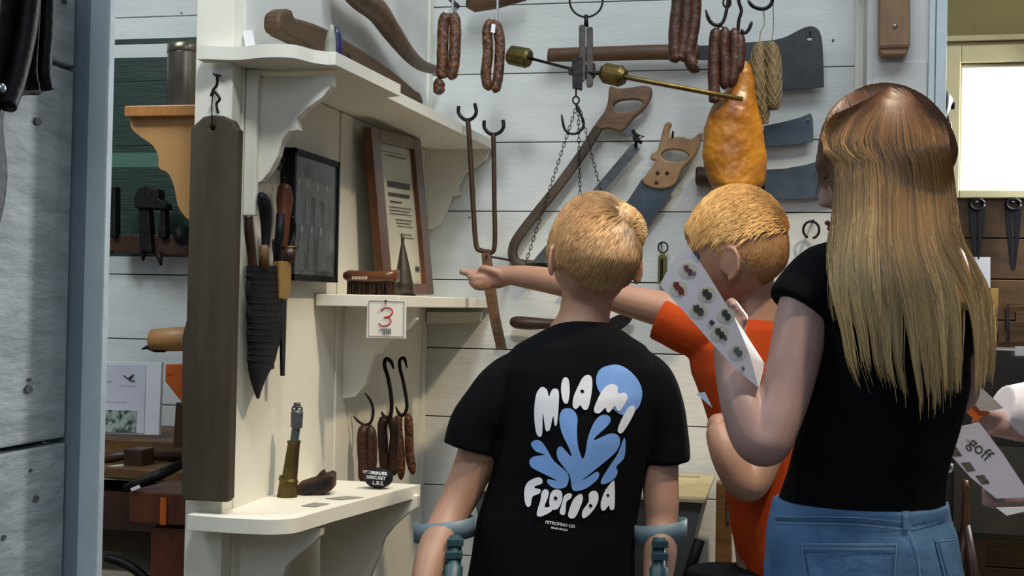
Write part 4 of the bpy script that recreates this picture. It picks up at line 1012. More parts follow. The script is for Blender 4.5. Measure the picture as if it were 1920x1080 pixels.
MB().tube([on(1810 - (y - 900) * .0, y, 1, 4.7) for y, c in zz_], [c * 4.7 / F for y, c in zz_], 12).build('turned_post', REDW, t, True)
for a in (1785, 1835, 1850):
    q = on(a, 1065, 1, 4.7); MB().tube([on(1811, 985, 1, 4.7), V((q.x, 4.7 - .05 * (a > 1800), 0.0))], [.018, .012], 8).build('leg', DKW, t, True)
MB().tube([on(a, b, 1, 4.6) for a, b in catm([(1772, 875), (1785, 872), (1782, 884), (1772, 882)], 4)], .006, 6).build('wire_loop', CHROME, t, True)

# ============================================================ PEOPLE
def head(mb, c, yaw, H=.105, W_=.074, D_=.094, pitch=0, roll=0, ears=True, n=64, flare=.75, ew=1.0):
    """c = head centre; looks along f turned left by yaw; returns frame + surface function"""
    fw = (_f0 * cos(yaw) - _r0 * sin(yaw)); rt = (_r0 * cos(yaw) + _f0 * sin(yaw)); up = V((0, 0, 1))
    q = Matrix.Rotation(pitch, 3, rt); fw = q @ fw; up = q @ up
    q = Matrix.Rotation(roll, 3, fw); rt = q @ rt; up = q @ up
    k = H / .105
    def surf(x, y, z, ex=0.0):
        X = x * W_; Y = y * D_; Z = z * H
        if z < 0:
            t_ = -z
            X *= 1 - .30 * t_ ** 1.6
            if y < 0: Y *= 1 - .50 * ss(.1, .9, t_)
            else: Y *= 1 + .02 * t_
            if t_ > .55 and y > 0: Z += .004
        if y > .2: Y -= .006 * ss(.2, 1, y)
        if y > 0:
            g = lambda cx, cz, sx, sz: exp(-((X - cx * k) / (sx * k)) ** 2 - ((Z - cz * k) / (sz * k)) ** 2)
            Y += k * (.020 * g(0, -.030, .009, .012) + .012 * g(0, -.012, .007, .018))
            Y -= k * .009 * (g(.031, .004, .016, .011) + g(-.031, .004, .016, .011))
            Y += k * .004 * g(0, .024, .04, .010)
            Y += k * .0075 * (g(0, -.058, .018, .0045) + g(0, -.068, .016, .005)) - k * .003 * g(0, -.063, .016, .002)
            Y += k * .006 * g(0, -.088, .018, .011)
            Y -= k * .003 * g(0, -.076, .02, .005)
            Y += k * .003 * (g(.034, -.03, .018, .018) + g(-.034, -.03, .018, .018))
        v_ = V((X, Y, Z))
        if ex: v_ *= (1 + ex)
        return c + rt * v_.x + fw * v_.y + up * v_.z
    rows = n // 2; vs = []; fs = []
    for i in range(1, rows):
        th = -pi / 2 + pi * i / rows
        for j in range(n):
            a = 2 * pi * j / n; vs.append(surf(cos(th) * sin(a), cos(th) * cos(a), sin(th)))
    b0 = len(vs); vs += [surf(0, 0, -1), surf(0, 0, 1)]
    for i in range(rows - 2):
        for j in range(n): fs.append((i * n + (j + 1) % n, i * n + j, (i + 1) * n + j, (i + 1) * n + (j + 1) % n))
    for j in range(n):
        fs.append((b0, j, (j + 1) % n)); fs.append((b0 + 1, (rows - 2) * n + (j + 1) % n, (rows - 2) * n + j))
    if mb is not None:
        mb.add(vs, fs)
        if ears:
            for s in (-1, 1):
                ec = c + rt * s * (W_ * .98) - fw * .002 - up * .018 * k
                out = (rt * s * flare - fw * .65).normalized()
                side = up.cross(out)
                # rim
                pts = [ec + out * k * ew * (.008 + .013 * cos(a)) + up * k * (.027 * sin(a)) for a in [-.5 * pi + q * (1.15 * pi) / 9 for q in range(10)]]
                mb.tube(pts, [.0048 * k, .0048 * k, .0045 * k, .004 * k, .0036 * k, .0036 * k, .004 * k, .004 * k, .0042 * k, .004 * k], 8)
                mb.ell(ec + out * .007 * k * ew, out * .014 * k * ew, side * .0036 * k, up * .024 * k, 12)
    return surf, (rt, fw, up)
def haircap(surf, m, parent, mask, thick, name='hair_cap', n=56, tint=(1, 1, 1)):
    rows = n // 2; vs = []; fs = []
    for i in range(1, rows):
        th = -pi / 2 + pi * i / rows
        for j in range(n):
            a = 2 * pi * j / n; x_, y_, z_ = cos(th) * sin(a), cos(th) * cos(a), sin(th)
            vs.append(surf(x_, y_, z_, -.045 + (thick + .045) * mask(x_, y_, z_)))
    b0 = len(vs); vs += [surf(0, 0, -1, -.05), surf(0, 0, 1, thick)]
    for i in range(rows - 2):
        for j in range(n): fs.append((i * n + (j + 1) % n, i * n + j, (i + 1) * n + j, (i + 1) * n + (j + 1) % n))
    for j in range(n):
        fs.append((b0, j, (j + 1) % n)); fs.append((b0 + 1, (rows - 2) * n + (j + 1) % n, (rows - 2) * n + j))
    return put(name, vs, fs, m, parent, True, [tint] * len(vs))
def ribbons(paths, widths, tints, name, m, parent):
    vs = []; fs = []; cs = []
    for pts, wd, tn in zip(paths, widths, tints):
        n_ = len(pts); b = len(vs)
        for i, p in enumerate(pts):
            tg = (pts[min(i + 1, n_ - 1)] - pts[max(0, i - 1)])
            if tg.length < 1e-7: tg = V((0, 0, 1))
            sd = tg.cross(p - C).normalized()
            k = wd * (1 if i < n_ * .6 else max(.12, 1 - (i / (n_ - 1) - .6) / .4 * .9))
            vs += [p - sd * k, p + sd * k]; c_ = tn(i / (n_ - 1)); cs += [c_, c_]
        fs += [(b + 2 * i, b + 2 * i + 1, b + 2 * i + 3, b + 2 * i + 2) for i in range(n_ - 1)]
    return tag(put(name, vs, fs, m, parent, True, cs), kind='stuff')
def ring(pl, pr, py, d, th, tilt=0):
    return (P((pl + pr) / 2, py, d), r * ((pr - pl) / 2 * d / F), f * th / 2 + u * tilt)
def limb(mb, pts, n=14, sub=5, flat=1.0):
    q = catm(pts, sub)
    mb.tube([P(a, b, d) for a, b, d, R in q], [max(.002, R) for a, b, d, R in q], n, flat=flat); return mb
def limbw(mb, pts, n=14, sub=5):
    q = catm(pts, sub)
    mb.tube([V(p_[:3]) for p_ in q], [p_[3] for p_ in q], n); return mb
def eyes(surf, fr_, parent, k=1.0):
    for s in (-1, 1):
        c = surf(s * .42, .86, .03); rt, fw, up = fr_
        o = MB().ell(c - fw * .004, rt * .0105 * k, up * .0095 * k, fw * .0105 * k, 14).build('eye', EYE, parent, True)
        MB().ell(c + fw * .004, rt * .0045 * k, up * .0045 * k, fw * .0035 * k, 10).build('iris', mat('iris', '#2f3a44', rough=.2), o, True)

def legs_shoes(parent, xc, d, sp, zh, rad, m, shoe='#2a2c33', nm='trousers', build=True):
    c = P(xc, 540, d); mb = MB()
    for s in (-1, 1):
        b = V((c.x, c.y, 0)) + _r0 * s * sp
        mb.tube([b + _z * zh, b + _z * zh * .75, b + _z * zh * .5, b + _z * zh * .25, b + _z * .06], [rad, rad * .95, rad * .75, rad * .65, rad * .6], 16)
        sh_ = MB(); sh_.ell(b + _z * .045 + _f0 * .05, _r0 * .042, _z * .045, _f0 * .115, 16)
        o = sh_.build('shoe', mat('shoe', shoe, rough=.6), parent, True)
        for v in o.data.vertices:
            if v.co.z + parent.location.z < 0.002: v.co.z = .002 - parent.location.z
    return mb

# ---- boy in black T-shirt
DB = 2.2
base = P(1065, 540, DB); base.z = 0
boy = thing('person', 'boy seen from behind in a black T-shirt with white and blue print, on forearm crutches', 'person', base)
bm = MB()
hc = P(1113, 478, DB - .01)
hs_, hf_ = head(bm, hc, radians(20), H=.104, W_=.075, D_=.09, pitch=radians(-4), roll=radians(4))
limb(bm, [(1108, 520, DB, .05), (1100, 565, DB, .046), (1094, 600, DB, .048), (1085, 640, DB, .065)], 18)
bm.loft([ring(1045, 1135, 612, DB, .09), ring(985, 1180, 640, DB, .11), ring(965, 1208, 685, DB, .12), ring(955, 1215, 760, DB, .15), ring(930, 1195, 860, DB, .16), ring(905, 1185, 980, DB, .16), ring(890, 1180, 1080, DB, .17), ring(895, 1175, 1200, DB, .17)], True, 24)
limb(bm, [(962, 715, DB, .03), (930, 750, DB, .036), (905, 800, DB, .037), (892, 860, DB, .036), (868, 920, DB - .01, .034), (845, 965, DB - .03, .031), (825, 1010, DB - .06, .032), (805, 1060, DB - .10, .028), (792, 1120, DB - .14, .022), (785, 1160, DB - .16, .02)], 16)
limb(bm, [(1210, 718, DB, .03), (1238, 765, DB, .038), (1240, 830, DB, .034), (1238, 880, DB, .033), (1240, 940, DB - .01, .032), (1240, 985, DB - .02, .029), (1237, 1040, DB - .05, .030), (1232, 1100, DB - .08, .024), (1230, 1150, DB - .1, .02)], 16)
for wx, wy, wd, s in ((784, 1172, DB - .17, 1), (1230, 1168, DB - .11, -1)):
    bm.ell(P(wx, wy + 22, wd), r * .022, f * .032, u * .036, 14)
    for k in range(4):
        a = P(wx + (k - 1.5) * 7, wy + 48, wd - .01); bm.tube([a, a - u * .018 + f * .006, a - u * .02 + f * .026, a - u * .004 + f * .036], [.0085, .008, .0075, .006], 8)
    bm.tube([P(wx + s * 16, wy + 14, wd), P(wx + s * 26, wy + 36, wd + .02), P(wx + s * 16, wy + 52, wd + .03)], [.011, .009, .007], 8)
body = bm.build('body', SKIN, boy); grow(body, .0036, 3)
eyes(hs_, hf_, boy)
# shirt
sm_ = MB()
sm_.loft([ring(1038, 1146, 606, DB, .105, -.004), ring(1010, 1172, 622, DB, .135), ring(965, 1210, 648, DB, .155), ring(930, 1240, 690, DB, .175), ring(928, 1240, 740, DB, .19), ring(930, 1226, 820, DB, .195), ring(918, 1208, 900, DB, .19), ring(895, 1196, 970, DB, .19), ring(885, 1192, 1035, DB, .195), ring(875, 1190, 1085, DB, .2)], True, 28)
limb(sm_, [(985, 690, DB, .036), (952, 715, DB, .046), (920, 765, DB, .052), (896, 800, DB, .051), (884, 842, DB, .052)], 18)
limb(sm_, [(1185, 685, DB, .036), (1217, 712, DB, .043), (1238, 765, DB, .045), (1246, 820, DB, .044), (1248, 866, DB, .044)], 18)
shirt = sm_.build('tshirt', BLACKC, boy); grow(shirt, .0045, 5, lambda c: .003 * noise.noise(c * 9 + V((3, 1, 2))) + .0016 * noise.noise(V((c.x * 30, c.y * 30, c.z * 10))))
shirt['label'] = 'black cotton T-shirt with a white and blue print'
bs = bvh(shirt)
cx = lambda a, b: (970 + a / 3.176, 670 + b / 3.176)
def blob(pts, n=3): return catm([cx(*p) for p in pts], n, True)
decal('blue_print', [blob(q) for q in (
 [(580, 43), (640, 60), (700, 110), (738, 175), (742, 240), (720, 300), (680, 330), (640, 345), (590, 325), (530, 260), (480, 190), (470, 120), (500, 65)],
 [(300, 303), (335, 315), (358, 360), (355, 430), (360, 520), (380, 590), (392, 602), (405, 570), (418, 490), (450, 400), (490, 350), (530, 342), (556, 365), (540, 405), (470, 470), (458, 493), (500, 475), (560, 452), (600, 465), (612, 500), (590, 560), (500, 640), (400, 720), (390, 732), (440, 700), (475, 680), (488, 700), (470, 735), (410, 780), (350, 797), (325, 780), (310, 700), (250, 620), (235, 580), (240, 540), (265, 532), (300, 570), (322, 590), (310, 545), (265, 450), (250, 370), (265, 315)],
 [(80, 515), (110, 492), (145, 503), (178, 550), (220, 620), (300, 690), (298, 760), (260, 782), (210, 775), (178, 745), (185, 725), (238, 735), (150, 690), (85, 655), (72, 615), (100, 590), (165, 580), (110, 560)],
 [(635, 480), (645, 520), (635, 600), (590, 650), (598, 680), (580, 720), (530, 752), (497, 750), (510, 710), (555, 640), (600, 570)])], bs, PRB, shirt, .0018)
for q in ([(150, 176), (178, 195), (188, 235), (205, 195), (228, 186), (247, 205), (246, 290), (236, 395), (222, 403), (213, 350), (196, 425), (180, 440), (166, 425), (152, 330), (148, 455), (128, 472), (110, 440), (100, 340), (108, 240), (125, 195)],
 [(287, 118), (306, 135), (312, 200), (303, 265), (287, 276), (270, 255), (260, 190), (268, 135)],
 [(418, 104), (443, 120), (445, 190), (425, 295), (402, 314), (385, 300), (375, 285), (350, 308), (330, 290), (335, 235), (365, 165), (390, 120)],
 [(565, 158), (598, 175), (600, 215), (640, 210), (657, 235), (645, 270), (612, 318), (592, 310), (580, 290), (548, 328), (530, 318), (524, 300), (490, 332), (462, 328), (458, 300), (490, 225), (525, 175)],
 [(690, 285), (702, 310), (685, 355), (630, 445), (602, 447), (600, 420), (625, 360), (660, 300)],
 [(120, 715), (147, 725), (146, 752), (110, 765), (103, 778), (138, 788), (130, 812), (90, 830), (80, 880), (60, 890), (45, 860), (42, 790), (65, 740)],
 [(165, 785), (188, 800), (180, 840), (162, 892), (205, 888), (205, 915), (150, 945), (120, 945), (118, 915), (138, 850), (145, 805)],
 [(230, 787), (260, 795), (268, 830), (256, 880), (232, 906), (204, 903), (190, 870), (195, 820), (210, 795)],
 [(300, 810), (325, 815), (318, 840), (292, 862), (285, 930), (265, 938), (252, 920), (266, 870), (276, 830)],
 [(375, 813), (390, 830), (385, 865), (350, 945), (325, 960), (305, 950), (305, 920), (335, 845)],
 [(450, 795), (478, 805), (482, 850), (460, 900), (420, 945), (395, 958), (385, 945), (390, 910), (425, 860), (425, 815)],
 [(570, 735), (580, 760), (580, 880), (570, 908), (552, 905), (545, 882), (520, 912), (500, 905), (498, 860), (525, 790)]):
    decal('white_letter', [blob(q)], bs, PRW, shirt, .0028, 5)
for a, b, c in ((387, 200, 9), (228, 837, 9), (437, 882, 9), (540, 820, 7)):
    decal('letter_counter', [capsule(cx(a - 2, b), cx(a + 2, b + 3), c / 3.176)], bs, BLACKC, shirt, .0036, 3)
text('lettering', 'PETROFINO CO', *cx(255, 995), 5.5, DB, PRW, shirt, .16, bs, .02)
text('lettering', 'MIAMI BEACH', *cx(250, 1022), 3.6, DB, PRW, shirt, .16, bs, .02)
# trousers
tm = legs_shoes(boy, 1030, DB, .075, .62, .085, DKCL)
tm.loft([ring(885, 1182, 1065, DB, .185), ring(880, 1182, 1120, DB, .2), ring(885, 1175, 1240, DB, .2), (P(1035, 1300, DB), r * .12, f * .08)], True, 24)
grow(tm.build('trousers', DKCL, boy), .007, 4)
# hair
def m_short(x_, y_, z_):
    h = -.52 + .46 * ss(-1, -.1, y_) + .28 * ss(-.1, .4, y_) + .35 * ss(.4, .95, y_)
    return ss(h - .12, h + .06, z_)
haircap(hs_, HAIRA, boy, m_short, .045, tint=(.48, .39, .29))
def short_hair(surf, mask, parent, whorl, N, length, tint, lift=.07, comb=None, name='hair', lenf=None, cap=.04, m=None):
    paths = []; wd = []; tn = []
    while len(paths) < N:
        z_ = random.uniform(-.75, 1); a = random.uniform(0, 2 * pi); q = sqrt(1 - z_ * z_); p = V((q * sin(a), q * cos(a), z_))
        if random.random() > mask(*p) * 1.05 or mask(*p) < .3: continue
        w_ = V(whorl).normalized(); dr = (p - w_); dr = dr - p * dr.dot(p)
        sw = p.cross(dr) * .35
        if comb: dr = V(comb) - p * V(comb).dot(p)
        if dr.length < .05: dr = V((random.uniform(-1, 1), random.uniform(-1, 1), 0))
        dr = (dr.normalized() + sw + V((random.gauss(0, .13), random.gauss(0, .13), random.gauss(0, .13)))).normalized()
        L_ = length * (lenf(p) if lenf else 1) * random.uniform(.7, 1.15); pts = []; n_ = 6
        lf = lift * random.uniform(.6, 1.3) * (min(1, lenf(p)) if lenf else 1)
        for i in range(n_):
            t_ = i / (n_ - 1); g = (p + dr * L_ * t_).normalized()
            pts.append(surf(g.x, g.y, g.z, cap - .015 + lf * sin(t_ * 2.0)))
        s_ = random.gauss(1, .13); paths.append(pts); wd.append(random.uniform(.0007, .0014)); tn.append((lambda s_, p: lambda t_: tuple(c * s_ for c in tint(p, t_)))(s_, p))
    return ribbons(paths, wd, tn, name, m or HAIRA, parent)
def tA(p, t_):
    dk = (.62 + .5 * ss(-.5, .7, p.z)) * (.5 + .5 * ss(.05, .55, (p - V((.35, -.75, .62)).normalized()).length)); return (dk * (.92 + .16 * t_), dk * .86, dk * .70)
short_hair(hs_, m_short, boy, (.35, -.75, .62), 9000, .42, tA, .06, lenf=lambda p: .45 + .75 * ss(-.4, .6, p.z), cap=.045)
# tuft of longer hair standing out from the crown to the right
tc_ = P(1136, 434, DB - .012); ta, tu, tf = .072, .057, .068
tq = MB(); tq.ell(tc_, r * ta, f * tf, u * tu, 24)
tb_ = tq.build('hair_tuft_core', HAIRA, boy, True, cols=[(.38, .30, .21)] * len(tq.v))
paths = []; wd = []; tn = []
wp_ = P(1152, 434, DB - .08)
for k in range(5200):
    th_ = random.uniform(0, 2 * pi); ph_ = random.uniform(-.9, 1.3)
    dv = (-f * cos(th_) * cos(ph_) + r * sin(th_) * cos(ph_) + u * sin(ph_)).normalized()
    if dv.dot(f) > .5: continue
    p0_ = tc_ + (r * dv.dot(r) * ta + f * dv.dot(f) * tf + u * dv.dot(u) * tu) * .98
    nn_ = (r * dv.dot(r) / ta + f * dv.dot(f) / tf + u * dv.dot(u) / tu).normalized()
    fl_ = (p0_ - wp_); fl_ = fl_ - nn_ * fl_.dot(nn_)
    if fl_.length < .003: fl_ = r.copy()
    fl_ = fl_.normalized() + r * random.gauss(0.12, .15) + u * random.gauss(.08, .15); fl_ = (fl_ - nn_ * fl_.dot(nn_) * .85).normalized()
    L_ = random.uniform(.016, .032)
    pts = [p0_ + fl_ * L_ * q - nn_ * (L_ * L_ * q * q / .11) + nn_ * .003 * sin(q * 2) for q in (0, .25, .5, .75, 1)]
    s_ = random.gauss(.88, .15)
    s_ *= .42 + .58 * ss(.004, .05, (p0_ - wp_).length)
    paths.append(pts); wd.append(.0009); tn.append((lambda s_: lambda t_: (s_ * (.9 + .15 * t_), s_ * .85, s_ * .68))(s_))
ribbons(paths, wd, tn, 'hair_tuft', HAIRA, boy)

# ---- forearm crutches
def crutch(lbl, cu_, wy, tube, grp='forearm crutches of the boy in black'):
    cx0, cy0, dC, rx, hgt = cu_
    o = thing('forearm_crutch', lbl, 'crutch', V((P(tube[1][0], tube[1][1], tube[1][2]).xy).to_3d()), grp)
    mb = MB(); n_ = 22; vs = []; fs = []
    for i in range(n_ + 1):
        a = radians(-205 + 300 * i / n_)
        dv = r * cos(a) * rx + f * sin(a) * rx * .8
        cc_ = P(cx0, cy0, dC) + dv + u * (.006 * cos(a * 1.0 + wy))
        for du, dr_ in ((hgt / 2, 0), (hgt / 2, .004), (-hgt / 2, .004), (-hgt / 2, 0)):
            vs.append(cc_ + u * du + (r * cos(a) + f * sin(a)) * dr_)
    for i in range(n_):
        for k in range(4): fs.append((i * 4 + k, i * 4 + (k + 1) % 4, (i + 1) * 4 + (k + 1) % 4, (i + 1) * 4 + k))
    fs += [(3, 2, 1, 0), (n_ * 4, n_ * 4 + 1, n_ * 4 + 2, n_ * 4 + 3)]
    mb.add(vs, fs).build('cuff', CRUT, o, True)
    A_ = P(*tube[0]); B_ = P(*tube[1]); G_ = V((B_.x, B_.y, .02))
    MB().tube([A_, A_.lerp(B_, .3), A_.lerp(B_, .32), B_], [.011, .013, .017, .016], 12).build('adjuster', CRUTD, o, True)
    MB().tube([B_, B_.lerp(G_, .5), G_], .011, 12).build('pole', STEEL, o, True)
    MB().tube([G_ - _z * .02, G_ + _z * .03], [.02, .015], 12).build('rubber_tip', LEATH, o, True)
    MB().tube([B_ + r * 0, B_ + f * .11 - u * .0], .014, 12).build('hand_grip', LEATH, o, True)
    for k in (0, 1):
        MB().obox(A_.lerp(B_, .05 + .13 * k) - f * .012, r * .014, f * .006, u * .006).build('clip', CRUTD, o, bevel=.001)
crutch('grey-blue forearm crutch on the left arm of the boy in black', (833, 992, DB - .035, .050, .034), .3, ((855, 1005, DB - .085), (840, 1190, DB - .15)))
crutch('grey-blue forearm crutch on the right arm of the boy in black', (1238, 996, DB - .02, .044, .034), .2, ((1236, 1008, DB - .07), (1233, 1190, DB - .11)))

# ---- boy in orange
DO = 2.5
base = P(1400, 540, DO); base.z = 0
ob = thing('person', 'boy in an orange T-shirt pointing left, blond hair with shaved sides', 'person', base)
bm = MB()
hc2 = P(1383, 468, DO - .02)
hs2, hf2 = head(bm, hc2, radians(62), H=.122, W_=.082, D_=.102, pitch=radians(6), roll=radians(-6), flare=.32, ew=1.55)
limb(bm, [(1400, 520, DO, .055), (1408, 560, DO, .050), (1412, 600, DO, .055), (1405, 640, DO, .07)], 18)
bm.loft([ring(1340, 1440, 610, DO, .10), ring(1320, 1470, 650, DO, .13), ring(1325, 1480, 760, DO, .15), ring(1360, 1480, 900, DO, .15), ring(1380, 1500, 1040, DO, .16), ring(1390, 1500, 1160, DO, .16)], True, 24)
limb(bm, [(1330, 620, DO, .042), (1280, 590, DO, .04), (1222, 575, DO + .02, .036), (1170, 562, DO + .04, .032), (1120, 545, DO + .06, .030), (1060, 532, DO + .09, .029), (1000, 521, DO + .12, .026), (955, 516, DO + .14, .021), (940, 518, DO + .145, .021)], 16)
# pointing hand
dh = DO + .15
limb(bm, [(955, 517, dh, .021), (935, 520, dh, .024), (915, 522, dh, .024), (903, 522, dh, .019)], 14, flat=.7)
limb(bm, [(915, 513, dh, .010), (900, 511, dh, .0095), (880, 511, dh, .0085), (861, 509, dh, .0068)], 10)
limb(bm, [(912, 520, dh - .01, .010), (897, 521, dh - .012, .0095), (885, 521, dh - .01, .0085), (880, 516, dh, .007)], 10)
limb(bm, [(912, 529, dh - .01, .010), (896, 531, dh - .012, .0095), (886, 531, dh - .01, .008), (884, 527, dh, .007)], 10)
limb(bm, [(915, 537, dh - .005, .009), (899, 538, dh - .01, .0085), (889, 536, dh - .01, .0075)], 10)
limb(bm, [(935, 512, dh - .015, .010), (915, 505, dh - .015, .009), (900, 503, dh - .01, .0075)], 10)
# other arm bent at the belly
limb(bm, [(1450, 680, DO - .03, .042), (1450, 760, DO - .06, .040), (1435, 840, DO - .09, .037), (1412, 900, DO - .12, .035), (1393, 905, DO - .13, .034), (1370, 870, DO - .13, .032), (1355, 835, DO - .12, .029), (1346, 805, DO - .10, .025)], 16)
bm.ell(P(1344, 800, DO - .09), r * .020, f * .028, u * .026, 14)
for k in range(4):
    limb(bm, [(1346 + k * 2, 806 - k * 8, DO - .09, .009), (1366 + k * 3, 800 - k * 8, DO - .10, .0085), (1384 + k * 2, 806 - k * 7, DO - .10, .007)], 8)
body = bm.build('body', SKIN, ob); grow(body, .0036, 3)
eyes(hs2, hf2, ob, 1.05)
sm_ = MB()
sm_.loft([ring(1362, 1456, 597, DO, .12), ring(1330, 1475, 615, DO, .15), ring(1290, 1490, 650, DO, .165), ring(1296, 1500, 700, DO, .18), ring(1318, 1500, 760, DO, .18), ring(1340, 1500, 830, DO, .18), ring(1360, 1505, 910, DO, .18), ring(1370, 1510, 990, DO, .19), ring(1385, 1515, 1060, DO, .2), ring(1400, 1515, 1085, DO, .2)], True, 26)
limb(sm_, [(1350, 645, DO, .05), (1310, 622, DO, .055), (1270, 605, DO + .01, .056), (1238, 590, DO + .02, .054)], 18)
limb(sm_, [(1440, 640, DO, .05), (1465, 690, DO, .055), (1465, 760, DO - .02, .055)], 18)
o = sm_.build('tshirt', ORC, ob); grow(o, .0045, 5, lambda c: .0045 * noise.noise(c * 8) + .003 * noise.noise(V((c.x * 24, c.y * 24, c.z * 9))))
tm = legs_shoes(ob, 1445, DO, .075, .62, .085, DKCL)
tm.loft([ring(1385, 1505, 1050, DO, .17), ring(1375, 1520, 1120, DO, .19), ring(1380, 1515, 1200, DO, .19), (P(1448, 1260, DO), r * .1, f * .08)], True, 24)
grow(tm.build('trousers', DKCL, ob), .007, 4)
def m_top(x_, y_, z_):
    h = .46 - .14 * ss(-1, 0, y_) + .02 * ss(.3, 1, y_)
    return ss(h - .3, h + .25, z_)
def m_fade(x_, y_, z_):
    h = -.45 + .35 * ss(-1, -.2, y_) + .25 * ss(-.2, .35, y_) + .5 * ss(.35, .9, y_)
    return ss(h - .1, h + .08, z_)
haircap(hs2, HAIRA, ob, m_fade, .008, name='shaved_hair', tint=(.60, .43, .30))
haircap(hs2, HAIRA, ob, m_top, .035, tint=(.95, .76, .53))
short_hair(hs2, m_fade, ob, (0, -.3, 1), 4500, .12, lambda p, t_: (.68, .51, .36), .012, name='shaved_stubble', cap=.012)
short_hair(hs2, m_top, ob, (0, -.85, .5), 7000, .42, lambda p, t_: (1.15 + .15 * t_, 1.0 + .1 * t_, .72), .09, name='hair', lenf=lambda p: .6 + .6 * ss(-.2, .9, p.y), cap=.04, comb=(-.45, 1, -.30))
# fringe
paths = []; wd = []; tn = []
for k in range(900):
    s_ = random.random(); y_ = .62 + .3 * random.random(); x_ = random.uniform(-.6, .6); pts = []
    for i in range(7):
        t_ = i / 6; z_ = .78 - .62 * t_ - .08 * random.random(); g = V((x_ * (1 + .1 * t_), y_ + .25 * t_, z_)).normalized(); pts.append(hs2(g.x, g.y, g.z, .10 + .07 * sin(t_ * 2.6)))
    paths.append(pts); wd.append(.0014); b_ = random.gauss(1.1, .15); tn.append((lambda b_: lambda t_: (b_ * 1.15, b_ * 1.0, b_ * .72))(b_))
ribbons(paths, wd, tn, 'fringe', HAIRA, ob)

# ---- girl
DG = 1.9
base = P(1620, 540, DG); base.z = 0
gi = thing('person', 'girl with long blond hair seen from behind in a black T-shirt and blue jeans', 'person', base)
bm = MB()
hc3 = P(1660, 303, DG)
hs3, hf3 = head(bm, hc3, radians(62), H=.118, W_=.082, D_=.102, pitch=radians(-17), roll=0, ears=False)
limb(bm, [(1650, 380, DG, .048), (1648, 430, DG, .046), (1650, 480, DG, .05), (1655, 530, DG, .07)], 18)
bm.loft([ring(1560, 1740, 470, DG, .1), ring(1530, 1780, 530, DG, .12), ring(1530, 1790, 640, DG, .15), ring(1515, 1790, 760, DG, .15), ring(1500, 1760, 860, DG, .15), ring(1480, 1765, 940, DG, .16), ring(1465, 1775, 1060, DG, .18), ring(1470, 1770, 1160, DG, .18)], True, 26)
# left arm holding the sheet
limb(bm, [(1540, 525, DG, .038), (1508, 580, DG - .01, .041), (1492, 660, DG - .03, .040), (1472, 740, DG - .05, .038), (1452, 800, DG - .07, .036), (1438, 832, DG - .08, .034), (1416, 820, DG - .07, .036), (1396, 770, DG - .05, .034), (1378, 710, DG - .02, .029), (1366, 650, DG, .023), (1368, 625, DG + .01, .021)], 18, 6)
bm.ell(P(1375, 612, DG + .01), r * .020, f * .026, u * .030, 14)
for k in range(4):
    limb(bm, [(1362 + k * 5, 606, DG + .02, .0085), (1364 + k * 6, 580 + k * 5, DG + .02, .008), (1372 + k * 7, 566 + k * 9, DG + .005, .0075), (1376 + k * 7, 576 + k * 9, DG - .01, .006)], 8)
limb(bm, [(1385, 630, DG - .01, .010), (1372, 612, DG - .035, .009), (1362, 596, DG - .045, .0075)], 8)
# right arm reaching forward
limb(bm, [(1775, 550, DG, .036), (1796, 620, DG + .02, .038), (1798, 700, DG + .06, .035), (1790, 740, DG + .10, .034), (1750, 720, DG + .2, .028), (1710, 690, DG + .27, .022)], 16)
bm.ell(P(1702, 684, DG + .29), r * .022, f * .03, u * .022, 14)
for k in range(4): limb(bm, [(1695, 676 + k * 7, DG + .31, .0085), (1675, 678 + k * 7, DG + .34, .008), (1668, 690 + k * 6, DG + .33, .0065)], 8)
limb(bm, [(1705, 668, DG + .29, .010), (1690, 655, DG + .3, .008)], 8)
body = bm.build('body', SKINP, gi); grow(body, .0036, 3)
eyes(hs3, hf3, gi, 1.0)
lp = MB(); c = hs3(0, 1, -.55); rt3, fw3, up3 = hf3
lp.ell(c + fw3 * .004, rt3 * .018, up3 * .0045, fw3 * .005, 12); lp.ell(c + fw3 * .003 - up3 * .009, rt3 * .016, up3 * .005, fw3 * .005, 12)
lp.build('lips', LIPS, gi, True)
lb = MB()
for s in (-1, 1):
    for k in range(7):
        a = hs3(s * (.30 + .035 * k), .87, .02) + fw3 * .006; lb.tube([a, a + fw3 * .007 - up3 * .003, a + fw3 * .011 - up3 * .002], [.0006, .0005, .0002], 4)
lb.build('eyelashes', DKW, gi)
sm_ = MB()
sm_.loft([ring(1590, 1715, 440, DG, .12), ring(1550, 1755, 462, DG, .14), ring(1515, 1790, 510, DG, .165), ring(1510, 1806, 570, DG, .18), ring(1518, 1815, 650, DG, .185), ring(1508, 1815, 720, DG, .185), ring(1500, 1795, 800, DG, .18), ring(1480, 1775, 880, DG, .185), ring(1462, 1768, 930, DG, .20), ring(1455, 1768, 954, DG, .205)], True, 28)
limb(sm_, [(1585, 498, DG, .045), (1548, 520, DG, .054), (1515, 556, DG - .003, .056), (1496, 582, DG - .008, .053)], 18)
limb(sm_, [(1745, 510, DG, .045), (1780, 540, DG, .05), (1800, 600, DG + .02, .05), (1804, 650, DG + .03, .048)], 18)
o = sm_.build('tshirt', BLACKC, gi); grow(o, .0045, 5, lambda c: .003 * noise.noise(c * 9) + .0016 * noise.noise(V((c.x * 30, c.y * 30, c.z * 12))))
gs = bvh(o)
tm = legs_shoes(gi, 1620, DG, .085, .66, .095, DENIM, '#c9c9cc')
tm.loft([ring(1453, 1772, 937, DG, .215), ring(1446, 1776, 965, DG, .22), ring(1438, 1790, 1000, DG, .24), ring(1434, 1800, 1060, DG, .26), ring(1432, 1806, 1120, DG, .27), ring(1440, 1800, 1200, DG, .25), (P(1620, 1260, DG), r * .13, f * .1)], True, 30)
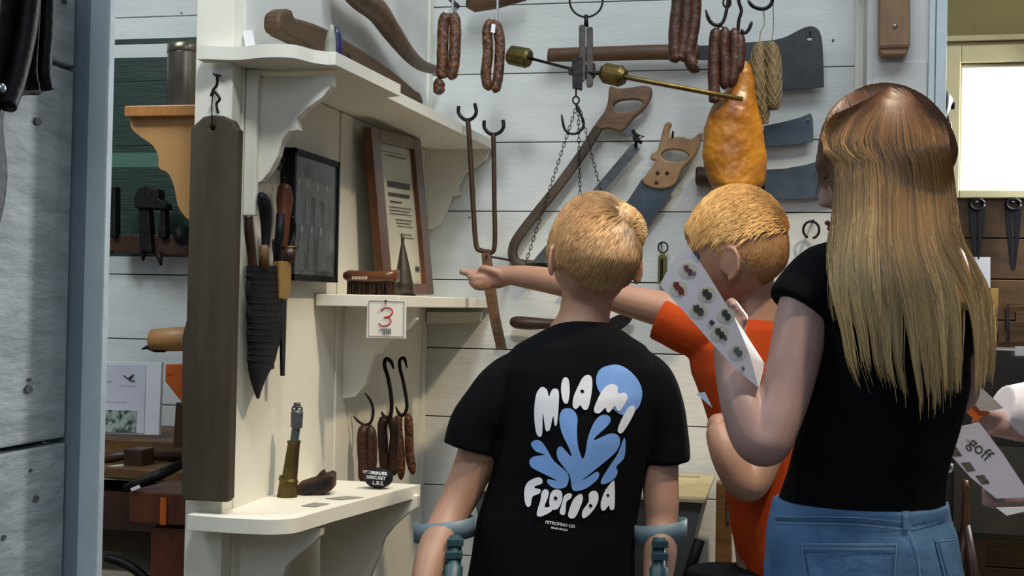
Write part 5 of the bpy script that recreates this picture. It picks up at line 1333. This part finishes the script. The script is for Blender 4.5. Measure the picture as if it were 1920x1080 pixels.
je = tm.build('jeans', DENIM, gi); grow(je, .005, 4, lambda c: .003 * noise.noise(c * 10 + V((5, 0, 0))))
jb_ = bvh(je)
def line(a, b, w_): return capsule(a, b, w_, n=3)
decal('pocket', [[(1502, 1018), (1682, 1018), (1680, 1110), (1512, 1110)]], jb_, DENIM, je, .0035, 8)
decal('pocket', [[(1752, 1008), (1792, 1008), (1800, 1100), (1775, 1100)]], jb_, DENIM, je, .0035, 8)
decal('seam', [line((1453, 973), (1600, 976), 1.6), line((1600, 976), (1705, 986), 1.6), line((1506, 1034), (1678, 1034), 1.5), line((1507, 1034), (1520, 1100), 1.5), line((1676, 1034), (1672, 1100), 1.5), line((1758, 1012), (1782, 1095), 1.5), line((1712, 985), (1772, 972), 2)], jb_, DENIMD, je, .0045, 5)
decal('stitching', [line((1453, 980), (1600, 983), .8), line((1600, 983), (1705, 993), .8), line((1453, 968), (1600, 970), .8), line((1600, 970), (1700, 979), .8), line((1505, 1020), (1680, 1020), .8), line((1507, 1029), (1678, 1029), .8), line((1503, 1020), (1514, 1105), .8), line((1681, 1020), (1677, 1105), .8), line((1708, 1000), (1722, 1040), .8), (line((1722, 1040), (1727, 1100), .8)), line((1755, 1015), (1790, 1012), .8)], jb_, STITCH, je, .005, 5)
decal('belt_loop', [[(1692, 950), (1703, 951), (1706, 992), (1694, 992)]], jb_, DENIM, je, .006, 6)
# hair: cap + long curtain
def m_long(x_, y_, z_):
    h = -.9 + 1.05 * ss(-.1, .65, y_) + .45 * ss(.55, .95, y_); return ss(h - .12, h + .08, z_)
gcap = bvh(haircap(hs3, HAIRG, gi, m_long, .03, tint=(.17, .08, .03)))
HB = lambda y: .078 * ss(235, 330, y) + .042 * ss(290, 560, y)
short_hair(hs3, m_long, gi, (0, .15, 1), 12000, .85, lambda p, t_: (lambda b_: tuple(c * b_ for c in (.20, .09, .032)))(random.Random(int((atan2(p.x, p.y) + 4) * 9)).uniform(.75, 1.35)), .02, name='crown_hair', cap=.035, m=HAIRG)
OUTL = [(166, 1648, 1712), (185, 1606, 1742), (215, 1560, 1764), (250, 1532, 1776), (275, 1524, 1780), (300, 1562, 1784), (350, 1564, 1790), (410, 1560, 1797), (450, 1552, 1806), (490, 1545, 1828), (530, 1542, 1850), (570, 1545, 1864), (620, 1556, 1868), (680, 1566, 1868), (740, 1590, 1862)]
def oat(y):
    for (a, l0, r0_), (b, l1, r1) in zip(OUTL, OUTL[1:]):
        if y <= b:
            k = max(0, (y - a) / (b - a)); return l0 + (l1 - l0) * k, r0_ + (r1 - r0_) * k
    return OUTL[-1][1:]
def hpoint(x_, y, s, lift):   # a hair point: on the head's crown, then on the falling sheet of hair
    l, q = oat(y); dsh = DG - sqrt(max(0, 1 - s * s)) * HB(y) if y > 236 else 9
    for _ in range(14):
        dr = ray(x_, y); h = gcap.ray_cast(C, dr.normalized())
        if h[0] is not None or y > 300: break
        x_ += (1668 - x_) * .06; y += (300 - y) * .02
    dh = (h[0] - C).dot(f) if h[0] is not None and y < 420 else 9
    dp = min(dh, dsh)
    if dp > 8: dp = DG
    return P(x_, y, dp - lift)
ENDS = [(-1, 560), (-.93, 640), (-.85, 700), (-.72, 690), (-.6, 640), (-.45, 690), (-.3, 690), (-.1, 715), (.1, 735), (.25, 735), (.4, 700), (.6, 690), (.8, 700), (.93, 690), (1, 640)]
def eat(s):
    for (a, l0), (b, l1) in zip(ENDS, ENDS[1:]):
        if s <= b: return l0 + (l1 - l0) * (s - a) / (b - a)
    return ENDS[-1][1]
# solid underlayer
rg = []
for y in list(range(330, 600, 18)):
    l, q = oat(y); l += 18; q -= 16
    if y > 480: sh_ = (y - 480) * .35; l += sh_; q -= sh_ * .8
    bk = HB(y) - .006
    thk = .05 if y < 420 else .05 - .03 * ss(420, 590, y)
    c_ = P((l + q) / 2, y, DG - bk * .93 + thk)
    rg.append((c_, r * (q - l) / 2 * DG / F, f * thk))
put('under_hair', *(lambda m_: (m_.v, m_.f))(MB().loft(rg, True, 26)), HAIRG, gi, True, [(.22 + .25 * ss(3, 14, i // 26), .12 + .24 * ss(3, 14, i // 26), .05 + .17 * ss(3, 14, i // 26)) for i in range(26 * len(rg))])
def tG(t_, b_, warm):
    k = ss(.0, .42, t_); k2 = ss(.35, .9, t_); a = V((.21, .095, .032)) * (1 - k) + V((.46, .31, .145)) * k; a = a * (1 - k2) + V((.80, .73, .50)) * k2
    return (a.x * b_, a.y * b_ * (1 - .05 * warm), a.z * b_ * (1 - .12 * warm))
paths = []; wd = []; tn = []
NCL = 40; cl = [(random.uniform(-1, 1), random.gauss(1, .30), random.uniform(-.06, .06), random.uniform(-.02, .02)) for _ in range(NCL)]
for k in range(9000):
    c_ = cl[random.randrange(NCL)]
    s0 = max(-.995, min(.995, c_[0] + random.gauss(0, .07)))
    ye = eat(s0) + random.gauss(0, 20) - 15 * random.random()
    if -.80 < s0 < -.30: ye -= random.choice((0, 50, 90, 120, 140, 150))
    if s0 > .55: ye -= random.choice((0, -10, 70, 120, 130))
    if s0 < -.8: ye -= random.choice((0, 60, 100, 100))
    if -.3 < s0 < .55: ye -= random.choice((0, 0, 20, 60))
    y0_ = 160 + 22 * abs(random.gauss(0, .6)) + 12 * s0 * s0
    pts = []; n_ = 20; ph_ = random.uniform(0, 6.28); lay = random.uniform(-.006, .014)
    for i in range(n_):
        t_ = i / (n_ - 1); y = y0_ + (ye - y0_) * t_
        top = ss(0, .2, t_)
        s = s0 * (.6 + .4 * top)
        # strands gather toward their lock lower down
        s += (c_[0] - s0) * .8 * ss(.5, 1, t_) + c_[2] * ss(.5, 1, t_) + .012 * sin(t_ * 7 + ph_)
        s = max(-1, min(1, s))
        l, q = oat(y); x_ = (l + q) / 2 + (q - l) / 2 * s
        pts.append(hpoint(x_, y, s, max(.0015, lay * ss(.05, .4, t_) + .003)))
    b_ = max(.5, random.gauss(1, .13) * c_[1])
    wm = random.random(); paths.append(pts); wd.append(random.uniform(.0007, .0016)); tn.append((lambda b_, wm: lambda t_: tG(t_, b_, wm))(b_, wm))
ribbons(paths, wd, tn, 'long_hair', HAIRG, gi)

# ---- laminated sheet held by the girl
t = thing('picture_sheet', 'white laminated sheet with small pictures of objects held up by the girl', 'picture sheet', P(1400, 700, DG - .04))
pm = mat('laminated_paper', '#c9c9d4', '#d2d2dc', .25, spec=.6)
pn = pm.node_tree.nodes['Principled BSDF']; pn.inputs['Transmission Weight'].default_value = .0
corn = {'a': P(1237, 534, DG - .06), 'b': P(1288, 457, DG - .03), 'c': P(1375, 592, DG + .03), 'c2': P(1410, 650, DG + .01), 'd': P(1421, 728, DG - .05), 'e': P(1328, 635, DG - .06)}
def sheetquad(name, pts, m, th=.0012):
    nn = (pts[1] - pts[0]).cross(pts[2] - pts[0]).normalized(); n_ = len(pts)
    v_ = list(pts) + [p_ + nn * th for p_ in pts]
    return put(name, v_, [tuple(range(n_))[::-1], tuple(range(n_, 2 * n_))] + [(i, (i + 1) % n_, n_ + (i + 1) % n_, n_ + i) for i in range(n_)], m, t)
DS_ = DG - .075
plate('sheet', [(1237, 534), (1262, 488), (1288, 457), (1325, 510), (1375, 592), (1404, 660), (1423, 728), (1378, 690), (1328, 636), (1276, 577)], 'F', DS_, .0012, pm, t)
tm_ = bpy.data.materials.new('translucent_sheet'); tm_.use_nodes = True
nt = tm_.node_tree; tb = nt.nodes.new('ShaderNodeBsdfTranslucent'); tb.inputs[0].default_value = (.95, .95, .97, 1); mx = nt.nodes.new('ShaderNodeMixShader'); mx.inputs[0].default_value = .6
pb_ = nt.nodes['Principled BSDF']; pb_.inputs['Base Color'].default_value = (.9, .9, .92, 1)
nt.links.new(pb_.outputs[0], mx.inputs[1]); nt.links.new(tb.outputs[0], mx.inputs[2]); nt.links.new(mx.outputs[0], nt.nodes['Material Output'].inputs[0])
sheetquad('folded_corner', [P(1376, 592, DS_), P(1434, 682, DS_ + .05), P(1423, 729, DS_), P(1404, 664, DS_)], tm_)
pm_disc = mat('picture_background', '#b7b6a8', '#c3c2b8', .5)
for k, (a, b, w1, h1, mm, an) in enumerate(((1291, 507, 13, 5, '#5a2a4a', .9), (1301, 512, 5, 3, '#7a5a8a', .4), (1273, 541, 16, 6, '#6a1622', .95), (1326, 552, 12, 7, '#2a2626', .9), (1310, 582, 13, 7, '#33332f', .8), (1362, 591, 12, 6, '#232c34', 1.0), (1335, 605, 6, 4, '#2a2630', .9), (1350, 625, 13, 6, '#33302c', .9), (1356, 632, 9, 4, '#4a4a44', .5), (1384, 660, 11, 6, '#4b5660', .95), (1307, 477, 10, 3, '#26323c', .9), (1393, 690, 4, 2, '#5a606a', .9))):
    def ellp(sc, dx=0): return [(a + dx + cos(an) * w1 * sc * cos(q) - sin(an) * h1 * sc * sin(q) * 1.0, b + sin(an) * w1 * sc * cos(q) + cos(an) * h1 * sc * sin(q)) for q in [i * pi / 7 for i in range(14)]]
    if w1 > 10: plate('picture_background', [(a + 17 * cos(q), b + 15 * sin(q)) for q in [i * pi / 7 for i in range(14)]] if k not in (10,) else ellp(1.2), 'F', DS_ - .0004, .0003, pm_disc, t)
    pts = ellp(1); pts = [(x_ + 1.6 * sin(i * 2.3), y_ + 1.6 * cos(i * 3.1)) for i, (x_, y_) in enumerate(pts)]
    plate('small_picture', pts, 'F', DS_ - .0009, .0004, mat('pic%d' % k, mm, rough=.5), t)
rgm = mat('ring_gold', '#caa38a', '#e0c4b0', .25, .6)

# small blue paper corner behind the boy
o = plate('blue_paper', [(1305, 738), (1322, 735), (1336, 765)], 'F', DO - .11, .0012, mat('pale_blue_paper', '#8fa3b8', rough=.6)); tag(o, 'small pale blue paper corner beside the orange T-shirt', 'paper')
# ---- visitor at the right edge
DV = 2.35
base = P(2040, 540, DV); base.z = 0
vi = thing('person', 'person in a white sleeve holding a leaflet at the right edge', 'person', base)
bm = MB()
hs4, hf4 = head(bm, P(2040, 560, DV), radians(70), H=.108, W_=.075, D_=.092)
limb(bm, [(2040, 620, DV, .05), (2040, 680, DV, .05), (2040, 720, DV, .08)], 16)
bm.loft([ring(1980, 2110, 720, DV, .12), ring(1960, 2130, 780, DV, .16), ring(1970, 2120, 1000, DV, .16), ring(1975, 2115, 1180, DV, .16)], True, 20)
limb(bm, [(1985, 760, DV - .06, .035), (1950, 790, DV - .06, .034), (1925, 800, DV - .07, .030), (1890, 797, DV - .09, .026), (1868, 795, DV - .1, .024)], 14)
bm.ell(P(1868, 797, DV - .1), r * .032, f * .018, u * .022, 14)
for k in range(4): limb(bm, [(1856, 784 + k * 9, DV - .11, .009), (1838, 784 + k * 9, DV - .12, .0085), (1826, 792 + k * 8, DV - .11, .007)], 8)
limb(bm, [(1868, 782, DV - .11, .011), (1846, 776, DV - .13, .009), (1832, 777, DV - .13, .0075)], 8)
limb(bm, [(2000, 800, DV - .1, .036), (1990, 880, DV - .14, .034), (1965, 935, DV - .16, .030), (1930, 938, DV - .16, .026), (1905, 936, DV - .15, .024)], 14)
bm.ell(P(1890, 934, DV - .15), r * .034, f * .018, u * .020, 14)
for k in range(4): limb(bm, [(1872, 922 + k * 8, DV - .155, .009), (1855, 920 + k * 8, DV - .16, .0085), (1842, 916 + k * 9, DV - .155, .007)], 8)
limb(bm, [(1885, 918, DV - .17, .011), (1862, 908, DV - .175, .009), (1848, 905, DV - .17, .0075)], 8)
grow(bm.build('body', SKINP, vi), .0038, 3)
eyes(hs4, hf4, vi)
haircap(hs4, HAIRA, vi, m_short, .05, tint=(.4, .3, .2))
sm_ = MB()
sm_.loft([ring(1985, 2100, 700, DV, .13), ring(1955, 2135, 740, DV, .17), ring(1955, 2135, 850, DV, .19), ring(1958, 2130, 1000, DV, .2), ring(1955, 2132, 1070, DV, .2)], True, 22)
limb(sm_, [(1990, 750, DV - .02, .05), (1940, 765, DV - .06, .052), (1905, 768, DV - .08, .05), (1878, 762, DV - .085, .044)], 16)
limb(sm_, [(1990, 780, DV - .05, .05), (1995, 850, DV - .1, .048), (1990, 890, DV - .13, .046)], 16)
grow(sm_.build('white_shirt', COT, vi), .005, 5, lambda c: .005 * noise.noise(c * 12))
tm = legs_shoes(vi, 2045, DV, .07, .55, .08, DKCL)
tm.loft([ring(1965, 2125, 1050, DV, .18), ring(1965, 2125, 1150, DV, .19), (P(2045, 1220, DV), r * .1, f * .08)], True, 20)
grow(tm.build('trousers', DKCL, vi), .008, 3)
t = thing('folded_leaflet', 'white leaflet with dark print held at the right edge', 'leaflet', P(1880, 960, DV - .2))
DL = DV - .185
plate('leaflet_page', [(1772, 842), (1800, 800), (1836, 792), (1880, 850), (1925, 918), (1925, 932), (1868, 935), (1820, 895)], 'F', DL, .0015, mat('grey_white_paper', '#b9b6c4', '#c4c1ce', .5), t)
text('lettering', 'goff', 1838, 842, 23, DL - .0006, INKD, t, .75)
text('lettering', 'museet', 1822, 832, 6, DL - .0006, INK, t, .75)
for a, b in ((1790, 848), (1815, 876), (1842, 900)):
    plate('small_photograph', [(a - 13, b - 8), (a + 3, b - 10), (a + 14, b + 6), (a - 1, b + 8)], 'F', DL - .0005, .0005, mat('leaflet_photo', '#3b3530', '#6b6358', .5, scale=150), t)
plate('lower_edge', [(1868, 952), (1925, 950), (1925, 958), (1888, 967)], 'F', DL - .01, .0015, PAPER, t)
t = thing('glossy_folder', 'glossy folded brochure catching light between the girl and the white sleeve', 'brochure', P(1840, 770, DV - .15))
plate('cover', [(1818, 712), (1828, 716), (1882, 765), (1862, 770), (1838, 770), (1806, 735)], 'F', DV - .145, .002, mat('silver_gloss', '#a9a49e', '#cfcbc6', .2, .3, scale=12), t)
plate('orange_page', [(1806, 735), (1838, 768), (1858, 772), (1830, 790), (1800, 760)], 'F', DV - .142, .002, ORP, t)
